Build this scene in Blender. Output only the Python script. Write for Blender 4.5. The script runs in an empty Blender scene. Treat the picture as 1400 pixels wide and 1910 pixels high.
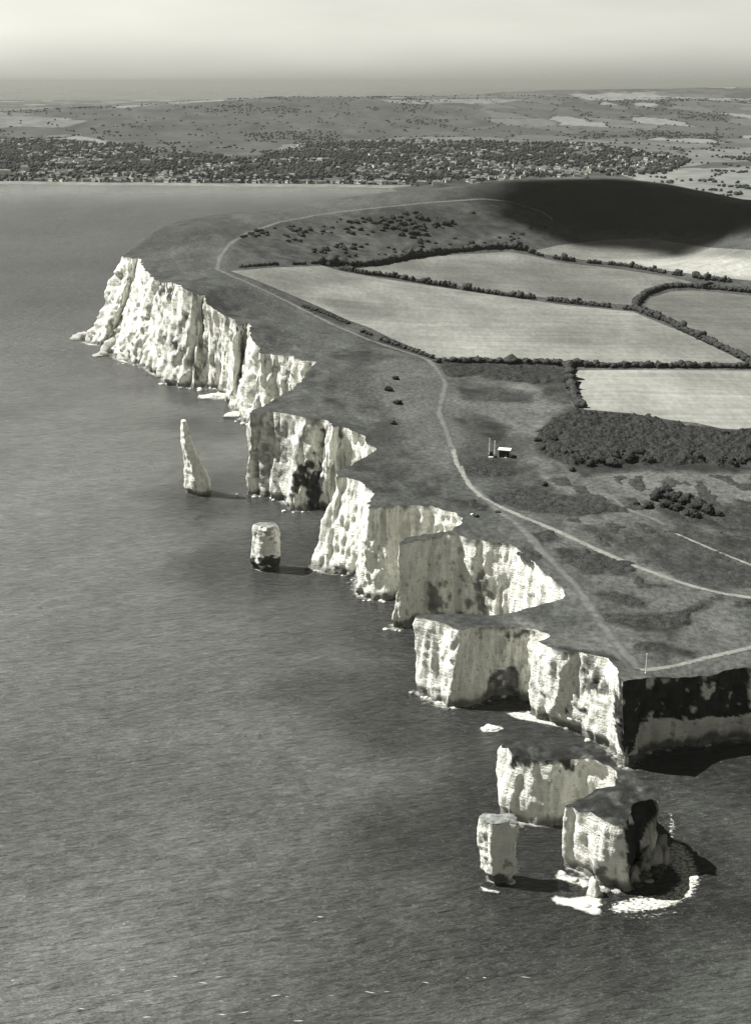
import bpy, math, random
import numpy as np
from mathutils import Vector
from mathutils.geometry import delaunay_2d_cdt
S = bpy.context.scene
COL = S.collection
R = math.radians
# ------------------------------------------------------------------ camera
CAMH = 270.0
PITCH = R(19.25)
FPX = 955.0 / math.tan(R(22.5))          # focal length in photograph pixels
cd = bpy.data.cameras.new('camera'); cam = bpy.data.objects.new('camera', cd); COL.objects.link(cam)
cd.sensor_fit = 'VERTICAL'; cd.angle = R(45); cd.clip_start = 1.0; cd.clip_end = 400000
cam.location = (0, 0, CAMH); cam.rotation_euler = (R(90) - PITCH, 0, 0)
S.camera = cam
# ------------------------------------------------------------------ light
SUN_EL, SUN_AZ = 52.0, 12.0               # azimuth: degrees from -x towards +y
sd = Vector((-math.cos(R(SUN_AZ)) * math.cos(R(SUN_EL)), math.sin(R(SUN_AZ)) * math.cos(R(SUN_EL)), math.sin(R(SUN_EL))))
sl = bpy.data.lights.new('sun', 'SUN'); sun = bpy.data.objects.new('sun', sl); COL.objects.link(sun)
sl.energy = 5.0; sl.angle = R(0.5); sl.color = (1.0, 0.99, 0.95)
sun.rotation_euler = sd.to_track_quat('Z', 'Y').to_euler()
TINT = (0.955, 1.0, 0.925)          # turf, foliage, water
WARM = (1.0, 1.0, 0.91)            # chalk, stubble, paint
w = bpy.data.worlds.new('World'); S.world = w; w.use_nodes = True
nt = w.node_tree; nt.nodes.clear()
sky = nt.nodes.new('ShaderNodeTexSky'); sky.sky_type = 'NISHITA'; sky.sun_disc = False
sky.sun_elevation = R(SUN_EL); sky.sun_rotation = math.atan2(sd.x, sd.y); sky.air_density = 1.0; sky.dust_density = 2.0
bw = nt.nodes.new('ShaderNodeRGBToBW'); nt.links.new(sky.outputs[0], bw.inputs[0])
tc = nt.nodes.new('ShaderNodeTexCoord'); sx = nt.nodes.new('ShaderNodeSeparateXYZ'); nt.links.new(tc.outputs['Generated'], sx.inputs[0])
mr = nt.nodes.new('ShaderNodeValToRGB'); mr.color_ramp.interpolation = 'LINEAR'
for q_, (p_, c_) in enumerate(((0.0, 0.245), (0.018, 0.225), (0.05, 0.175), (0.13, 0.085), (0.35, 0.034), (1.0, 0.026))):
    e_ = mr.color_ramp.elements[q_] if q_ < 2 else mr.color_ramp.elements.new(p_)
    e_.position = p_; e_.color = (c_, c_, c_, 1)
nt.links.new(sx.outputs[2], mr.inputs[0])
mp = nt.nodes.new('ShaderNodeMapping'); mp.inputs['Scale'].default_value = (2.5, 2.5, 14); nt.links.new(tc.outputs['Generated'], mp.inputs[0])
nz = nt.nodes.new('ShaderNodeTexNoise'); nz.inputs['Scale'].default_value = 2.0; nz.inputs['Detail'].default_value = 4; nt.links.new(mp.outputs[0], nz.inputs[0])
mz = nt.nodes.new('ShaderNodeMapRange'); mz.inputs[1].default_value = 0.3; mz.inputs[2].default_value = 0.7; mz.inputs[3].default_value = 0.93; mz.inputs[4].default_value = 1.06
nt.links.new(nz.outputs[0], mz.inputs[0])
m0 = nt.nodes.new('ShaderNodeMath'); m0.operation = 'MULTIPLY'; m0.inputs[1].default_value = 6.6; nt.links.new(bw.outputs[0], m0.inputs[0])
m1 = nt.nodes.new('ShaderNodeMath'); m1.operation = 'MULTIPLY'; nt.links.new(m0.outputs[0], m1.inputs[0]); nt.links.new(mr.outputs[0], m1.inputs[1])
m2 = nt.nodes.new('ShaderNodeMath'); m2.operation = 'MULTIPLY'; nt.links.new(m1.outputs[0], m2.inputs[0]); nt.links.new(mz.outputs[0], m2.inputs[1])
tv = nt.nodes.new('ShaderNodeVectorMath'); tv.operation = 'SCALE'; tv.inputs[0].default_value = (1.0, 0.995, 0.895); nt.links.new(m2.outputs[0], tv.inputs['Scale'])
bg = nt.nodes.new('ShaderNodeBackground'); bg.inputs[1].default_value = 0.10; nt.links.new(tv.outputs[0], bg.inputs[0])
wo = nt.nodes.new('ShaderNodeOutputWorld'); nt.links.new(bg.outputs[0], wo.inputs[0])
S.view_settings.view_transform = 'Standard'; S.view_settings.look = 'None'; S.view_settings.gamma = 1
S.view_settings.exposure = 0.95
S.render.engine = 'CYCLES'
S.cycles.use_denoising = True; S.cycles.denoising_prefilter = 'ACCURATE'; S.cycles.use_adaptive_sampling = False; S.cycles.sample_clamp_direct = 1.0; S.cycles.sample_clamp_indirect = 1.0; S.cycles.sampling_pattern = 'TABULATED_SOBOL'; S.cycles.max_bounces = 5; S.cycles.diffuse_bounces = 3; S.cycles.transparent_max_bounces = 8; S.cycles.volume_bounces = 0

# ------------------------------------------------------------------ maths helpers
cp, sp_ = math.cos(PITCH), math.sin(PITCH)
def ray(u, v):
    """direction for a photograph pixel, scaled so that its y component is 1"""
    a = (np.asarray(u, float) - 700) / FPX; b = -(np.asarray(v, float) - 955) / FPX
    y = cp + b * sp_; z = -sp_ + b * cp
    return a / y, z / y
def at_z(u, v, z=0.0):
    a, c = ray(u, v); t = (z - CAMH) / c
    return np.array([a * t, t])
def project(x, y, z):
    dz = z - CAMH
    f = y * cp - dz * sp_; b = y * sp_ + dz * cp
    f = np.maximum(f, 1e-3)
    return 700 + FPX * x / f, 955 - FPX * b / f
def sst(a, b, x):
    t = np.clip((x - a) / (b - a), 0, 1); return t * t * (3 - 2 * t)
def _h(ix, iy, iz, seed):
    n = (ix * 374761393 + iy * 668265263 + iz * 2147483647 + (seed * 974634777) % 4294967296) & 0xFFFFFFFF
    n = ((n ^ (n >> 13)) * 1274126177) & 0xFFFFFFFF
    n = ((n ^ (n >> 15)) * 2246822519) & 0xFFFFFFFF
    return ((n ^ (n >> 16)) & 0xFFFF) / 32767.5 - 1.0
def noise(x, y, z=0.0, seed=0):
    x, y, z = np.broadcast_arrays(np.asarray(x, float), np.asarray(y, float), np.asarray(z, float))
    xi, yi, zi = np.floor(x).astype(np.int64), np.floor(y).astype(np.int64), np.floor(z).astype(np.int64)
    fx, fy, fz = x - xi, y - yi, z - zi
    fx, fy, fz = [t * t * t * (t * (t * 6 - 15) + 10) for t in (fx, fy, fz)]
    r = 0
    for dx in (0, 1):
        for dy in (0, 1):
            for dz in (0, 1):
                r = r + _h(xi + dx, yi + dy, zi + dz, seed) * (fx if dx else 1 - fx) * (fy if dy else 1 - fy) * (fz if dz else 1 - fz)
    return r
def fbm(x, y, z=0.0, oct=4, seed=0):
    r = 0; a = 1.0; s = 1.0; n = 0
    for i in range(oct):
        r = r + a * noise(np.asarray(x) * s, np.asarray(y) * s, np.asarray(z) * s, seed + i * 17); n += a; a *= 0.5; s *= 2.03
    return r / n * 1.6
def inpoly(x, y, poly):
    x = np.asarray(x, float); y = np.asarray(y, float); poly = np.asarray(poly, float)
    c = np.zeros(x.shape, bool); n = len(poly); j = n - 1
    for i in range(n):
        xi, yi = poly[i]; xj, yj = poly[j]
        if yi != yj:
            m = ((yi > y) != (yj > y)) & (x < (xj - xi) * (y - yi) / (yj - yi) + xi); c ^= m
        j = i
    return c
def segdist(x, y, pts, closed=False):
    d = np.full(np.shape(x), 1e18); P = list(pts) + ([pts[0]] if closed else [])
    for (ax, ay), (bx, by) in zip(P[:-1], P[1:]):
        vx, vy = bx - ax, by - ay; L = vx * vx + vy * vy + 1e-9
        t = np.clip(((x - ax) * vx + (y - ay) * vy) / L, 0, 1)
        d = np.minimum(d, (x - ax - t * vx) ** 2 + (y - ay - t * vy) ** 2)
    return np.sqrt(d)
# ------------------------------------------------------------------ object helpers
def tag(o, label=None, cat=None, group=None, kind=None):
    if label: o['label'] = label
    if cat: o['category'] = cat
    if group: o['group'] = group
    if kind: o['kind'] = kind
    return o
def mesh(name, V, F, mats, parent=None, attrs=None, smooth=False, midx=None):
    me = bpy.data.meshes.new(name)
    V = np.asarray(V, np.float32)
    if isinstance(F, np.ndarray):
        k = F.shape[1]; nf = F.shape[0]
        me.vertices.add(len(V)); me.vertices.foreach_set('co', V.ravel())
        me.loops.add(nf * k); me.loops.foreach_set('vertex_index', F.astype(np.int32).ravel())
        me.polygons.add(nf); me.polygons.foreach_set('loop_start', np.arange(nf, dtype=np.int32) * k)
        me.polygons.foreach_set('loop_total', np.full(nf, k, np.int32)); me.update(calc_edges=True)
    else:
        me.from_pydata([tuple(map(float, v)) for v in V], [], [tuple(f) for f in F]); me.update()
    for m in (mats if isinstance(mats, (list, tuple)) else [mats]): me.materials.append(m)
    if attrs:
        for k_, a in attrs.items():
            at = me.attributes.new(k_, 'FLOAT', 'POINT'); at.data.foreach_set('value', np.asarray(a, np.float32).ravel())
    if smooth: me.polygons.foreach_set('use_smooth', np.ones(len(me.polygons), bool))
    if midx is not None: me.polygons.foreach_set('material_index', np.asarray(midx, np.int32))
    o = bpy.data.objects.new(name, me); COL.objects.link(o)
    if parent: o.parent = parent
    return o
def empty(name, loc, rz=0):
    o = bpy.data.objects.new(name, None); COL.objects.link(o); o.location = loc; o.rotation_euler = (0, 0, rz); o.empty_display_size = 1
    return o
# ------------------------------------------------------------------ materials
def mat(name, base, rough=0.9, noises=(), attr=None, bump=None, tint=TINT, spec=0.2, alpha=None, stretch=(1, 1, 1)):
    """grey albedo * attribute 'tone' * product of noise ranges; noises = (scale, lo, hi, detail, stretch)"""
    m = bpy.data.materials.new(name); m.use_nodes = True; n = m.node_tree; n.nodes.clear(); L = n.links
    out = n.nodes.new('ShaderNodeOutputMaterial'); b = n.nodes.new('ShaderNodeBsdfPrincipled')
    b.inputs['Roughness'].default_value = rough; b.inputs['Specular IOR Level'].default_value = spec
    L.new(b.outputs[0], out.inputs[0])
    tcn = n.nodes.new('ShaderNodeTexCoord')
    cur = n.nodes.new('ShaderNodeValue'); cur.outputs[0].default_value = base; cur = cur.outputs[0]
    def mul(a, c):
        q = n.nodes.new('ShaderNodeMath'); q.operation = 'MULTIPLY'; L.new(a, q.inputs[0]); L.new(c, q.inputs[1]); return q.outputs[0]
    if attr:
        a = n.nodes.new('ShaderNodeAttribute'); a.attribute_name = attr; cur = mul(cur, a.outputs['Fac'])
    def tex(scale, detail, st):
        mpn = n.nodes.new('ShaderNodeMapping'); mpn.inputs['Scale'].default_value = st; L.new(tcn.outputs['Object'], mpn.inputs[0])
        t = n.nodes.new('ShaderNodeTexNoise'); t.inputs['Scale'].default_value = scale; t.inputs['Detail'].default_value = detail
        t.inputs['Roughness'].default_value = 0.6; L.new(mpn.outputs[0], t.inputs[0]); return t.outputs[0]
    for (sc_, lo, hi, det, st) in noises:
        r_ = n.nodes.new('ShaderNodeMapRange'); r_.inputs[1].default_value = 0.33; r_.inputs[2].default_value = 0.67
        r_.inputs[3].default_value = lo; r_.inputs[4].default_value = hi; L.new(tex(sc_, det, st), r_.inputs[0]); cur = mul(cur, r_.outputs[0])
    vm = n.nodes.new('ShaderNodeVectorMath'); vm.operation = 'SCALE'; vm.inputs[0].default_value = tint; L.new(cur, vm.inputs['Scale'])
    L.new(vm.outputs[0], b.inputs['Base Color'])
    if bump:
        h = None
        for (sc_, amp, det, st) in bump:
            q = n.nodes.new('ShaderNodeMath'); q.operation = 'MULTIPLY'; q.inputs[1].default_value = amp; L.new(tex(sc_, det, st), q.inputs[0])
            if h is None: h = q.outputs[0]
            else:
                s_ = n.nodes.new('ShaderNodeMath'); s_.operation = 'ADD'; L.new(h, s_.inputs[0]); L.new(q.outputs[0], s_.inputs[1]); h = s_.outputs[0]
        bp = n.nodes.new('ShaderNodeBump'); bp.inputs['Strength'].default_value = 1.0; bp.inputs['Distance'].default_value = 1.0
        L.new(h, bp.inputs['Height']); L.new(bp.outputs[0], b.inputs['Normal'])
    if alpha:   # (attribute, scale, stretch): ragged noise edge, attribute 0..1
        a = n.nodes.new('ShaderNodeAttribute'); a.attribute_name = alpha[0]
        t = tex(alpha[1], 5, alpha[2] if len(alpha) > 2 else (1, 1, 1))
        s_ = n.nodes.new('ShaderNodeMath'); s_.operation = 'ADD'; L.new(a.outputs['Fac'], s_.inputs[0]); L.new(t, s_.inputs[1])
        r_ = n.nodes.new('ShaderNodeMapRange'); sft = alpha[3] if len(alpha) > 3 else 0.12
        r_.inputs[1].default_value = 1 - sft; r_.inputs[2].default_value = 1 + sft; L.new(s_.outputs[0], r_.inputs[0])
        L.new(r_.outputs[0], b.inputs['Alpha'])
    return m
I3 = (1, 1, 1)
M_chalk = mat('chalk', 1.0, 0.95, tint=WARM, noises= [(0.5, 0.90, 1.05, 5, (1, 1, 0.22)), (0.10, 0.92, 1.05, 4, (1, 1, 0.5)), (0.45, 0.88, 1.03, 4, (0.12, 0.12, 2.4))], attr='tone',
              bump=[(0.4, 1.5, 7, (1, 1, 0.25)), (1.1, 0.75, 6, I3), (0.5, 0.7, 4, (0.12, 0.12, 2.5))])
M_grass = mat('grass', 1.0, 0.95, [(0.35, 0.58, 1.42, 6, I3), (0.05, 0.80, 1.2, 5, (1, 0.6, 1)), (0.012, 0.85, 1.15, 3, I3)], 'tone', [(0.6, 0.5, 5, I3)])
M_field = mat('stubble', 0.64, 0.95, [(0.25, 0.86, 1.14, 5, (1, 0.35, 1)), (0.02, 0.82, 1.18, 5, (1, 0.5, 1)), (0.14, 0.87, 1.08, 2, (0.03, 1, 1))], 'tone', tint=WARM)
M_path = mat('trodden_chalk', 0.20, 0.95, tint=WARM, noises=[(0.3, 0.75, 1.2, 4, I3)], alpha=('edge', 0.45, (1, 1, 1), 0.2))
M_track = mat('worn_turf', 0.115, 0.95, [(0.3, 0.75, 1.2, 4, I3)], alpha=('edge', 0.25, (1, 1, 1), 0.32))
M_leaf = mat('foliage', 0.032, 0.8, [(0.5, 0.6, 1.5, 4, I3)])
M_leaf2 = mat('gorse', 0.026, 0.85, [(0.4, 0.55, 1.5, 4, I3)])
M_heath = mat('heath', 0.036, 0.9, [(0.3, 0.6, 1.5, 5, I3)])
M_bark = mat('bark', 0.08, 0.9)
M_farleaf = mat('far_foliage', 0.028, 0.9, [(0.02, 0.6, 1.4, 4, I3)])
M_foam = mat('foam', 0.72, 0.7, [(0.6, 0.5, 1.15, 5, I3)], tint=WARM, alpha=('edge', 0.5, (0.6, 1, 1), 0.30))
M_foam2 = mat('broken_foam', 0.85, 0.7, [], tint=WARM, alpha=('edge', 1.0, (0.7, 1.0, 1), 0.16))
M_wet = mat('weedy_rock', 0.06, 0.6, [(0.6, 0.6, 1.6, 4, I3)])
M_white = mat('white_paint', 0.78, 0.5, tint=WARM)
M_concrete = mat('concrete', 0.62, 0.8, tint=WARM, noises=[(0.8, 0.85, 1.1, 4, I3)])
M_dark = mat('dark_timber', 0.02, 0.7)
M_glass = mat('window_glass', 0.02, 0.1, spec=0.5)
M_cloth = mat('dark_cloth', 0.03, 0.9); M_skin = mat('skin', 0.35, 0.6); M_trous = mat('grey_trousers', 0.07, 0.9)
M_roof = mat('roof_tiles', 0.13, 0.8, [(0.05, 0.5, 1.8, 2, I3)]); M_wall = mat('rendered_wall', 0.62, 0.8, tint=WARM, noises=[(0.02, 0.25, 1.25, 2, I3)])
M_sand = mat('sand', 0.17, 0.9, tint=WARM, noises=[(0.02, 0.7, 1.2, 4, I3)])
# ------------------------------------------------------------------ coast, as measured from the photograph: (top pixel, base pixel or None)
COAST = [
 ((229, 478), (150, 638)), ((240, 479), (164, 643)), ((248, 483), (185, 645)), ((261, 479), (207, 641)), ((265, 496), (212, 668)), ((284, 516), (232, 677)),
 ((301, 527), (260, 682)), ((318, 527), (287, 700)), ((333, 530), (312, 716)), ((349, 542), (335, 722)), ((374, 553), (357, 726)), ((385, 548), (366, 726)),
 ((381, 563), (385, 724)), ((396, 573), (396, 726)), ((417, 589), (410, 728)), ((438, 596), (428, 746)), ((444, 611), (432, 760)), ((464, 599), (434, 770)), ((472, 607), (438, 776)),
 ((465, 629), (446, 783)), ((477, 643), (454, 787)), ((486, 661), (463, 791)), ((498, 659), (475, 792)), ((524, 663), None), ((546, 663), None), ((563, 673), None), ((591, 674), None),
 ((573, 697), None), ((554, 718), None), ((529, 736), None), ((500, 753), None), ((473, 765), None),
 ((466, 771), (456, 921)), ((486, 769), (473, 925)), ((511, 768), (495, 927)), ((533, 772), (515, 930)), ((567, 779), (540, 952)), ((593, 781), (556, 955)), ((612, 785), (578, 951)),
 ((620, 797), (592, 945)), ((634, 795), None), ((649, 800), None), ((657, 806), None), ((674, 812), None), ((679, 826), None), ((700, 837), None),
 ((692, 845), None), ((664, 861), None), ((626, 882), None),
 ((627, 890), (573, 1058)), ((643, 891), (592, 1067)), ((672, 898), (625, 1070)), ((687, 908), (652, 1075)), ((700, 917), (664, 1078)), ((689, 936), (660, 1088)),
 ((686, 949), (668, 1112)), ((702, 950), (690, 1119)), ((722, 945), (724, 1121)), ((745, 942), None), ((770, 942), None), ((794, 943), None), ((823, 949), None), ((850, 956), None), ((863, 966), None),
 ((857, 979), None), ((835, 989), None), ((805, 994), None), ((757, 1001), None),
 ((741, 1017), (724, 1172)), ((762, 1015), (745, 1175)), ((800, 1004), (785, 1165)), ((852, 999), None), ((872, 1004), None), ((906, 1009), None), ((935, 1012), None), ((959, 1017), None),
 ((974, 1031), None), ((1003, 1055), None), ((1027, 1075), None), ((1037, 1090), None), ((1051, 1100), None), ((1050, 1115), None),
 ((1017, 1126), None), ((979, 1136), None), ((925, 1147), None), ((857, 1146), None), ((815, 1147), None), ((787, 1149), None),
 ((776, 1151), (771, 1291)), ((800, 1155), (784, 1301)), ((826, 1163), (806, 1310)), ((858, 1177), (829, 1321)), ((875, 1171), (850, 1320)), ((900, 1170), (880, 1315)), ((940, 1168), (918, 1304)),
 ((970, 1171), (952, 1298)), ((1000, 1176), None), ((1026, 1182), None), ((1024, 1189), None),
 ((1002, 1196), (986, 1328)), ((1020, 1206), (1008, 1342)), ((1050, 1217), (1048, 1356)), ((1080, 1217), (1082, 1362)), ((1110, 1222), (1108, 1381)), ((1136, 1229), (1136, 1405)), ((1150, 1250), (1155, 1430)),
 ((1160, 1272), (1171, 1441)), ((1178, 1268), (1188, 1424)), ((1200, 1262), (1205, 1404)), ((1250, 1263), (1250, 1396)), ((1315, 1261), (1315, 1388)), ((1350, 1250), (1360, 1384)), ((1400, 1245), (1410, 1380)),
 ((1480, 1232), None), ((1600, 1215), None)]
# heights from top/base pairs
def pair_z(T, B, off):
    b = at_z(B[0], B[1]); y = b[1] + off; return CAMH + ray(*T)[1] * y
ctrl = []   # (x, y, z)
def add_ctrl(u, v, z): p = at_z(u, v, z); ctrl.append((p[0], p[1], z))
for T, B in COAST:
    if B is None: continue
    far = T[1] < 700
    off = 24 if T[0] < 300 else (10 if far else 2.5)
    z = pair_z(T, B, off)
    z = min(max(z, 34), 108)
    add_ctrl(T[0], T[1], z)
for (u, v, z) in [(591, 674, 63), (700, 837, 53), (863, 966, 49), (1050, 1110, 42), (1026, 1185, 40), (1600, 1215, 30), (1480, 1232, 32),
                  (830, 820, 54), (815, 673, 58), (640, 590, 66), (440, 505, 90), (640, 497, 76), (950, 465, 74), (1180, 575, 60), (1400, 680, 54), (1400, 535, 60), (1000, 445, 78), (1300, 470, 66),
                  (1070, 735, 54), (1400, 800, 50), (1400, 950, 44), (1180, 950, 46), (1000, 950, 49), (1400, 1110, 38), (1200, 1080, 41), (1240, 1200, 38), (1400, 1200, 34),
                  (620, 372, 118), (720, 358, 121), (900, 340, 124), (1150, 332, 128), (1400, 385, 116), (450, 395, 112), (340, 430, 110), (420, 450, 103), (700, 430, 92), (560, 430, 98), (900, 400, 100), (1150, 400, 95), (1500, 420, 110)]:
    add_ctrl(u, v, z)
for (x, y, z) in [(-170, 1800, 60), (0, 1950, 70), (200, 2150, 70), (400, 2200, 70), (600, 1900, 90), (700, 1500, 60), (700, 1000, 45), (600, 500, 25), (-420, 1700, 40), (-350, 1300, 80), (-300, 900, 55), (-200, 600, 40), (0, 350, 35), (300, 300, 30), (900, 2200, 60)]:
    ctrl.append((x, y, z))
ctrl = np.array(ctrl)
def _tps(r2): return 0.5 * r2 * np.log(r2 + 1e-12)
CN = ctrl[:, :2] / 500.0
K = _tps(((CN[:, None] - CN[None]) ** 2).sum(-1)) + np.eye(len(CN)) * 0.004
P_ = np.c_[np.ones(len(CN)), CN]
A_ = np.block([[K, P_], [P_.T, np.zeros((3, 3))]])
W_ = np.linalg.solve(A_, np.r_[ctrl[:, 2], 0, 0, 0])
def tps(x, y):
    x = np.asarray(x, float) / 500; y = np.asarray(y, float) / 500; r = W_[-3] + W_[-2] * x + W_[-1] * y
    for (cx, cy), w_ in zip(CN, W_[:-3]): r = r + w_ * _tps((x - cx) ** 2 + (y - cy) ** 2)
    return r
def ys_shore(x):
    a = np.asarray(x, float)
    return 3430 - 0.115 * (a + 250) + 40 * noise(a / 400, 3.3) + 12 * noise(a / 90, 7.7)
def farz(x, y):
    x = np.asarray(x, float); y = np.asarray(y, float)
    xc = 170 - (y - 2100) * 0.10 + 25 * noise(y / 120, 1.5)
    s = np.maximum(y - ys_shore(x), x - xc)
    low = np.clip(s * 0.06, -6, 9) + 10 * sst(100, 2000, s) + 5 * fbm(x / 500, y / 500, 0, 3, 5) * sst(0, 400, s)
    a = x / y
    # long ridge behind the town: crest distance and pixel height, left to right
    uc = 700 + FPX * a * 0.96
    vc = np.interp(uc, [-300, 0, 120, 250, 500, 700, 900, 1100, 1400, 1700], [222, 215, 206, 199, 184, 180, 178, 183, 186, 186])
    dc = np.interp(uc, [-300, 0, 400, 700, 1000, 1400], [6300, 6500, 8000, 8600, 8800, 9200])
    cz = CAMH + ray(uc, vc)[1] * dc
    st = np.interp(uc, [0, 700, 1400], [5100, 5500, 5300])
    rise = sst(st, dc, y) ** 1.15
    r1 = (cz - 18) * rise * (1 - 0.8 * sst(dc, dc + 2500, y))
    r1 = r1 + 9 * fbm(x / 700, y / 900, 0, 4, 9) * rise * (1 - sst(dc - 900, dc, y) * 0.75)
    # farther downs at the right
    v2 = np.interp(uc, [0, 500, 800, 1000, 1200, 1400, 1700], [262, 240, 186, 174, 171, 163, 158])
    z2 = CAMH + ray(uc, v2)[1] * 13500
    r2 = np.maximum(z2 - 18, 0) * sst(10500, 13500, y) * (1 - sst(13500, 16000, y))
    return low + r1 + r2
def H(x, y):
    x = np.asarray(x, float); y = np.asarray(y, float)
    t = np.clip(tps(x, y), 5, 150) + 0.7 * fbm(x / 45, y / 45, 0, 2, 3) + 1.6 * fbm(x / 160, y / 160, 0, 2, 4) * sst(700, 1200, y)
    b = sst(1980, 2500, y)
    return t * (1 - b) + farz(x, np.maximum(y, 100)) * b
def on_land(u, v, start=300, far=False):
    """first intersection of the pixel's ray with the land surface"""
    a, c = ray(u, v)
    ys = np.arange(start, 2300, 6.0) if not far else np.geomspace(2300, 16000, 900)
    g = CAMH + c * ys - H(a * ys, ys)
    i = np.argmax(g < 0)
    if g[i] >= 0:
        y = ys[-1]
    else:
        lo, hi = ys[max(i - 1, 0)], ys[i]
        for _ in range(14):
            m = (lo + hi) / 2
            if CAMH + c * m - float(H(a * m, m)) < 0: hi = m
            else: lo = m
        y = (lo + hi) / 2
    return np.array([a * y, y])
def px_line(pts, start=300, step=12, far=False):
    """densify a pixel polyline and drop it onto the land"""
    P = []
    for (a, b) in zip(pts[:-1], pts[1:]):
        n = max(1, int(math.hypot(b[0] - a[0], b[1] - a[1]) / step))
        for k in range(n): P.append((a[0] + (b[0] - a[0]) * k / n, a[1] + (b[1] - a[1]) * k / n))
    P.append(pts[-1])
    return np.array([on_land(u, v, start, far) for u, v in P])
# ------------------------------------------------------------------ cliffs
def resample(T, B, closed, stepf):
    """T, B: (n,2) arrays; returns dense arrays along the polyline"""
    n = len(T); oT = []; oB = []; segs = n if closed else n - 1
    for i in range(segs):
        j = (i + 1) % n; L = np.hypot(*(T[j] - T[i])); Lb = np.hypot(*(B[j] - B[i])); L = max(L, 0.7 * Lb)
        k = max(1, int(round(L / stepf(T[i][1]))))
        for q in range(k):
            t = q / k; oT.append(T[i] * (1 - t) + T[j] * t); oB.append(B[i] * (1 - t) + B[j] * t)
    if not closed: oT.append(T[-1]); oB.append(B[-1])
    return np.array(oT), np.array(oB)
def smooth(P, closed, it=2):
    for _ in range(it):
        if closed: P = 0.5 * P + 0.25 * (np.roll(P, 1, 0) + np.roll(P, -1, 0))
        else: Q = P.copy(); Q[1:-1] = 0.5 * P[1:-1] + 0.25 * (P[:-2] + P[2:]); P = Q
    return P
def normals(P, closed, win=5):
    k = win
    if closed: d = np.roll(P, -k, 0) - np.roll(P, k, 0)
    else:
        i = np.arange(len(P)); d = P[np.minimum(i + k, len(P) - 1)] - P[np.maximum(i - k, 0)]
    nrm = np.c_[d[:, 1], -d[:, 0]]; return nrm / (np.linalg.norm(nrm, axis=1)[:, None] + 1e-9)
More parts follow.
